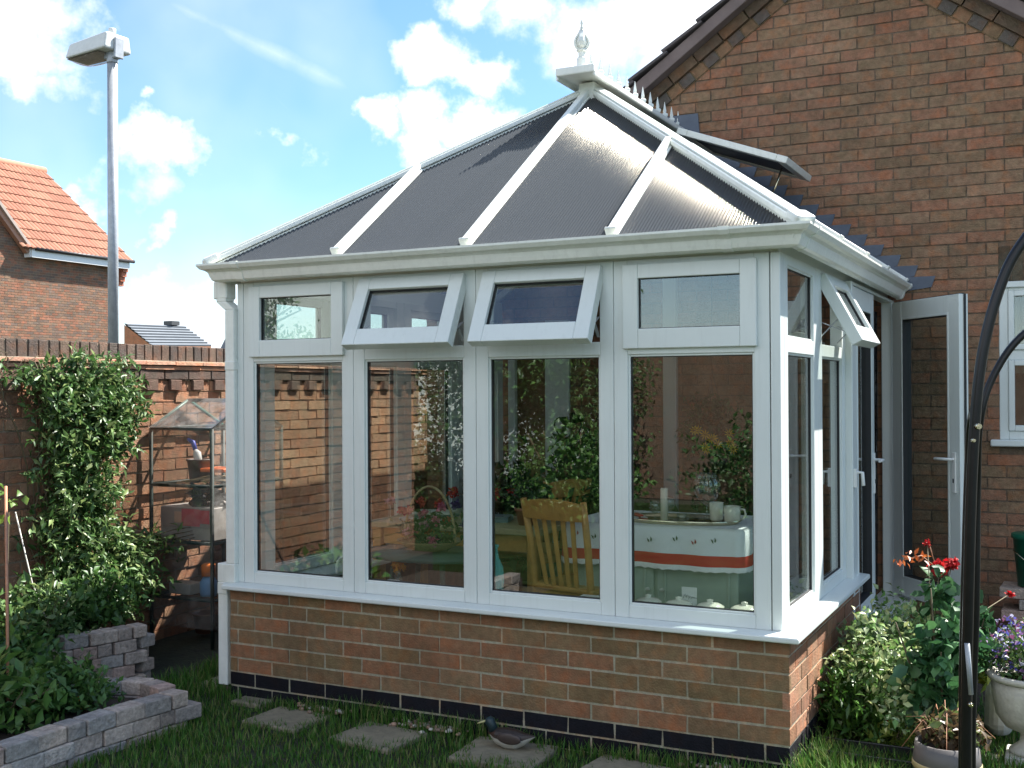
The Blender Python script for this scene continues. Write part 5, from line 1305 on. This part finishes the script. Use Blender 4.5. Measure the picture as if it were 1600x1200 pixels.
# ------------------------------------------------------------------ lamp post
lp = Vector((-9.48, 5.45, 0))
t = thing('street_lamp', 'tall grey galvanised lamp post behind the garden wall', 'lamp post', tuple(lp))
m = MB(); m.tube([lp, lp+Vector((0, 0, 1.4))], .085, 16); m.tube([lp+Vector((0, 0, 1.4)), lp+Vector((0, 0, 5.72))], [.064, .062], 20); m.build('pole', galv, t)
m = MB(); m.lathe([(.067, 5.66), (.069, 5.67), (.069, 5.78), (.05, 5.8)], tuple(lp), 20); m.build('collar', galv, t)
ld = Vector((-1, .06, 0)).normalized(); ls = Vector((-ld.y, ld.x, 0))
Mx = Matrix(((ld.x, ls.x, 0, lp.x), (ld.y, ls.y, 0, lp.y), (0, 0, 1, 5.74), (0, 0, 0, 1)))
Mx = Mx @ Matrix.Rotation(R(-3), 4, 'Y')
m = MB(); hl, hw_ = .66, .225
vs = [(-.1, -hw_*.95, .06), (hl, -hw_*.8, .0), (hl, hw_*.8, .0), (-.1, hw_*.95, .06), (-.09, -hw_*.8, .27), (hl-.03, -hw_*.62, .19), (hl-.03, hw_*.62, .19), (-.09, hw_*.8, .27)]
m.add([Mx @ Vector(q) for q in vs], [(4, 5, 6, 7), (0, 1, 5, 4), (1, 2, 6, 5), (2, 3, 7, 6), (3, 0, 4, 7), (0, 3, 2, 1)])
head = m.build('lamp_head', lampgrey, t, bevel=.03, seg=3)
m = MB(); vs = [(.06, -hw_*.75, .035), (hl-.02, -hw_*.7, -.008), (hl-.02, hw_*.7, -.008), (.06, hw_*.75, .035)]
m.add([Mx @ Vector(q) for q in vs], [(0, 3, 2, 1)]); m.build('reflector', lampinner, head)
m = MB(); nn = 12; vs = []
for i in range(nn+1):
    for j in range(nn+1):
        u, v = i/nn, j/nn; x = .05+u*(hl-.08); w = (hw_*.78-.05*hw_*u); zb = .03-.045*u
        vs.append(Mx @ Vector((x, (v*2-1)*w, zb-.075*math.sin(math.pi*u)**.6*math.sin(math.pi*v)**.6)))
m.add(vs, [(i*(nn+1)+j, i*(nn+1)+j+1, (i+1)*(nn+1)+j+1, (i+1)*(nn+1)+j) for i in range(nn) for j in range(nn)], smooth=True); m.build('lens', glass_mat('lamp_lens', (.85, .83, .82), .1, .05, haze=.35, hazecol=(.6, .5, .48)), head)
m = MB(); m.box(-.125, -.095, -.07, .07, -.03, .22, M=Mx); m.box(-.12, .1, -.05, .05, -.03, .06, M=Mx); m.build('bracket', galv, head, bevel=.01)
m = MB(); m.tube([Mx @ Vector((.02, 0, .26)), Mx @ Vector((.02, 0, .35))], .045, 16); m.build('photocell', lampgrey, head, bevel=.006)

# ------------------------------------------------------------------ neighbouring house
nb = thing('neighbour_house', 'orange tiled red brick house beyond the garden wall', 'house', (-27, 19, 0))
dE = Vector((0, 1, 0)); dG = Vector((-1, 0, 0))
E0 = Vector((-26.28, 18.49, 5.9)); LE = 3.85; RUN, RISE = 3.75, 3.3
wallin = .3
def Q(s, g_, z): q = E0+dE*s+dG*g_; return Vector((q.x, q.y, z))
m = MB()
zt_ = 5.78; rd = random.Random(4)
# walls: eave side and the gable side facing left, small bricks
def nbricks(P0, u_, L_, z0, z1, n_, clip=None):
    z = z0; k = 0
    while z < z1:
        u = -.225+(.11 if k % 2 else 0)
        lo, hi = (0, L_) if clip is None else clip(z)
        while u < L_:
            a, b = max(u, lo), min(u+.215, hi)
            if b-a > .02:
                t_ = rd.choice([(.24, .13, .085), (.21, .13, .088), (.27, .13, .085), (.19, .13, .095), (.17, .12, .095)]); f = rd.uniform(.85, 1.15)
                q = [P0+u_*a+n_*.008, P0+u_*b+n_*.008]; 
                m.add([(q[0].x, q[0].y, z+.005), (q[1].x, q[1].y, z+.005), (q[1].x, q[1].y, z+.068), (q[0].x, q[0].y, z+.068)], [(0, 1, 2, 3)], tuple(c*f for c in t_))
            u += .225
        z += .075; k += 1
W0 = E0+dG*wallin-dE*6
def eclip(z): return (0, LE+6-.25) if z < 5.8 else (0, 6-.15-(z-5.8)*.9)
nbricks(W0, dE, LE+6-.25, 2.3, 8.2, -dG, eclip)
MC = (.32, .24, .18)
prf = [(-6, 0), (LE-.25, 0), (LE-.25, 5.85), (-.15, 5.85), (-2.5, 8.4), (-6, 8.4)]
m.prism([(E0.y+a, b) for a, b in prf], E0.x-wallin-.3, E0.x-wallin, 'x', MC)
m.box(E0.x-wallin-2*RUN, E0.x-wallin-.3, E0.y+LE-.5, E0.y+LE-.25, 0, 5.9, MC)
m.build('wall', brickm, nb)
# pantiled roof: rolls across, laps down the slope
m = MB(); rolls = 46; rows = 10; per_ = 8
slope = math.hypot(RUN+wallin, RISE)
S0 = -4.0
V_ = []
def rp(s, f, h=0):
    g_ = (RUN+wallin+.0)*f; z = 5.86+RISE*f; nx_ = RISE/slope; nz_ = (RUN+wallin)/slope
    q = Q(s, g_, z); return q-dG*nx_*h+Vector((0, 0, nz_*h))
ncol = rolls*per_
for r_ in range(rows):
    f0 = r_/rows; f1 = (r_+1)/rows; vs = []
    for i in range(ncol+1):
        s = S0+(LE+.08-S0)*i/ncol; hh = .035*abs(math.sin(math.pi*i/per_))**.8
        vs += [rp(s, f0-.012, .045+hh-.05), rp(s, f0-.012, .045+hh), rp(s, f1, .012+hh)]
    for i in range(ncol):
        si = S0+(LE+.08-S0)*i/ncol
        if si < -.05 and 5.86+RISE*f1 < 5.75+(-si)/.9: continue
        t_ = [(.27, .105, .06), (.295, .12, .07), (.245, .095, .053), (.28, .13, .075)][(i//per_*7+r_*3+(i//per_*r_) % 5) % 4]
        o_ = i*3
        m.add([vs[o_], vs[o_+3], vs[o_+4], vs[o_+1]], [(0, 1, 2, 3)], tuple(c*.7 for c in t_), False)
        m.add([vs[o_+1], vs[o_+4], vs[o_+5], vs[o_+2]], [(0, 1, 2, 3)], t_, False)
b_ = [rp(S0, 1, .0), rp(LE+.08, 1, 0)]
m.add([b_[0], b_[1], Q(LE+.08, 2*(RUN+wallin), 5.86), Q(S0, 2*(RUN+wallin), 5.86)], [(0, 1, 2, 3)], (.5, .2, .11))
m.build('roof', pantile, nb)
m = MB(); m.tube([rp(S0, 1, .02), rp(LE+.1, 1, .02)], .13, 10, (.34, .16, .1)); m.build('ridge_tiles', pantile, nb)
m = MB(); a, b = Q(0, .22, 5.88), Q(-2.6, .22, 8.7); m.beam(a, b, .08, .2, (1, 0, 0), (.36, .30, .26)); a, b = Q(-.02, .25, 5.78), Q(-2.6, .25, 8.56); m.beam(a, b, .2, .16, (1, 0, 0), (.38, .19, .12)); m.build('verge', painted, nb)
m = MB(); x_ = E0.x; m.box(x_-.05, x_, E0.y, E0.y+LE-.05, 5.6, 5.85, (.75, .76, .75)); m.box(x_-wallin, x_-.05, E0.y-.03, E0.y+.02, 5.6, 5.95, (.75, .76, .75)); m.box(x_-wallin, x_-.05, E0.y+.02, E0.y+LE-.05, 5.63, 5.66, (.7, .7, .7))
m.build('fascia_board', painted, nb)
m = MB(); m.tube([Q(.1, -.05, 5.85), Q(LE+.1, -.05, 5.85)], .055, 8, (.03, .025, .025)); m.build('gutter', painted, nb)
m = MB()
for k in range(5): m.box(E0.x-wallin-.1, E0.x-.02-.055*k, E0.y+LE-.25, E0.y+LE-.02-.01*k, 5.8-.15*(k+1), 5.8-.15*k-.006, (.42, .17, .11))
m.build('corbel', brickm, nb)

# far slate-roofed house
fb = thing('far_house', 'distant low house with plain grey tiled roof left of the conservatory', 'house', (-43, 40, 0))
def P6(u, v, dpt): return Vector(at(u, v, dpt))
a, b, c_, d_ = P6(238, 541, 58), P6(330, 541, 60.5), P6(286, 509, 62), P6(194, 505, 59.5)
m = MB(); rows = 8
for r_ in range(rows):
    f0, f1 = r_/rows, (r_+1)/rows
    q = [a+(d_-a)*f0, b+(c_-b)*f0, b+(c_-b)*f1, a+(d_-a)*f1]; up_ = Vector((0, 0, .09))
    tc_ = random.choice([(.16, .18, .2), (.18, .2, .22)])
    m.add([q[0]+up_, q[1]+up_, q[2], q[3]], [(0, 1, 2, 3)], tc_); m.add([q[0]+up_, q[1]+up_, q[1], q[0]], [(0, 3, 2, 1)], (.10, .11, .12))
back_ = Vector((-4, 7, -3)); m.add([d_, c_, c_+back_, d_+back_], [(0, 1, 2, 3)], (.15, .17, .19))
m.build('roof', slate, fb)
m = MB(); g0 = a+(a-d_)*.02; m.add([g0, d_+Vector((0, 0, -.08)), d_+back_, Vector((g0.x, g0.y, -1)), Vector((d_.x, d_.y, -1)), Vector(((d_+back_).x, (d_+back_).y, -1))], [(0, 1, 4, 3), (1, 2, 5, 4)], (.42, .19, .1))
m.add([a, b, Vector((b.x, b.y, -1)), Vector((a.x, a.y, -1))], [(0, 1, 2, 3)], (.4, .2, .12)); m.build('wall', brickm, fb)
m = MB(); e_ = c_+(d_-c_)*.2; m.box(e_.x-.3, e_.x+.3, e_.y-.3, e_.y+.3, e_.z, e_.z+.22, (.05, .05, .05)); m.build('ridge_vent', painted, fb)
t2 = thing('far_roof', 'tip of a dark far roof just left of the conservatory post', 'house', tuple(P6(350, 538, 70)))
m = MB(); p = P6(348, 533, 70); m.prism([(p.x-1.2, p.z-2), (p.x+3, p.z-2), (p.x+3, p.z), (p.x+.2, p.z+.15)], p.y, p.y+4, 'y', (.16, .17, .19)); m.build('roof', slate, t2)

# ------------------------------------------------------------------ garden behind the photographer (mirrored in the panes)
ph = thing('added_pale_house', 'pale house added out of view, gives the left panes a bright mirrored haze', 'house', (-9, -14, 0))  # unseen house, put in for the bright haze mirrored in the glass
m = MB(); m.box(-19, -8.6, -20, -14, 0, 4.8, (.56, .60, .55)); m.build('wall', painted, ph)
m = MB(); m.prism([(-20.4, 4.8), (-13.6, 4.8), (-17, 7.2)], -19.3, -8.3, 'x', (.2, .12, .09)); m.build('roof', painted, ph)
for x in (-17, -14.2, -11.6):
    m = MB(); m.box(x, x+1.2, -14.02, -13.98, 1.0, 2.2, (.03, .04, .05)); m.build('window', painted, ph)
bwall = MB(); bwall.box(-5.5, 6, -11.3, -11.1, 0, 2.2, (.11, .075, .055)); bwall.build('rear_wall', brickm, base=(-1.5, -11.2, 0), label='brick wall at the far end of the garden, seen only mirrored', cat='wall')
def tree(x, y, h, r, lb, seed, tints, n_=17000, sz=.085):
    t = thing('garden_tree', lb, 'tree', (x, y, 0), 'trees mirrored in the glass')
    g_ = random.Random(seed); m = MB(); m.tube([(x, y, 0), (x+.05, y, h*.4), (x, y+.05, h*.75)], [.11, .08, .03], 8)
    for i in range(9):
        a = g_.uniform(0, 6.28); z = h*g_.uniform(.3, .65); m.tube([(x, y, z), (x+r*.45*math.cos(a), y+r*.45*math.sin(a), z+h*.15), (x+r*.8*math.cos(a), y+r*.8*math.sin(a), z+h*.2)], [.04, .025, .01], 6)
    m.build('trunk', stem_m, t)
    P = np.concatenate([blob_pts((x+g_.uniform(-.5, .5)*r, y+g_.uniform(-.5, .5)*r, h*g_.uniform(.4, .85)), (r*.55, r*.55, h*.17), n_//7, .3, .3, seed*10+i) for i in range(7)])
    leaves('crown', P, leafm, t, size=sz, asp=.5, tints=tints)
DK = [(.03, .07, .02), (.045, .1, .025), (.06, .12, .03)]
tree(-5.4, -9.7, 4.2, 1.2, 'bushy green tree mirrored in the middle front panes', 1, DK)
tree(-5.6, -8.0, 4.6, 1.5, 'bushy tree mirrored in the left front panes', 2, GR)
tree(-10.6, -9.0, 4.4, 1.3, 'pale green tree mirrored in the leftmost front pane', 3, GR)
for i, (x, y, r_, h) in enumerate(((-2.3, -8.3, .8, .6), (-4.3, -7.6, .9, .7), (-7.4, -8.5, .9, .5))):
    bush('garden_shrub', 'shrub', ['dark shrub mirrored behind the slatted chair', 'broad shrub mirrored low in the second front pane', 'shrub mirrored low in the leftmost front pane'][i], (x, y, h), (r_, r_*.8, h), 2600, .085, [DK, GR][i % 2], seed=110+i, group='shrubs mirrored in the glass', trunk=.02)

hd = thing('garden_hedge', 'tall dark hedge at the end of the garden, mirrored in the third front pane', 'hedge', (-6.5, -11, 0))
n_ = 9000; P = np.stack([rng.uniform(-8.4, -4.9, n_), rng.normal(-10.7, .22, n_), rng.uniform(0, 2.5, n_)], 1); P[:, 2] *= 1+.08*np.sin(P[:, 0]*3)
leaves('leaves', P, leafm, hd, size=.10, asp=.6, outdir=(0, .6, .2), tints=[(.03, .075, .02), (.045, .10, .025)])
m = MB()
for i in range(4): m.tube([(-8+i*.9, -10.9, 0), (-8+i*.9, -10.85, 2.2)], [.04, .012], 6)
m.build('stems', stem_m, hd)
m = MB(); m.add([(-14, -10.4, .002), (6, -10.4, .002), (6, -2.3, .002), (-2.75, -2.3, .002), (-2.75, -3.6, .002), (-14, -4.4, .002)], [(0, 1, 2, 3, 4, 5)])
m.build('back_lawn', mat('mown_lawn', (.018, .029, .011), .95, noise=.6, nscale=3, noise2=(.5, 14), spec=0), kind='structure')
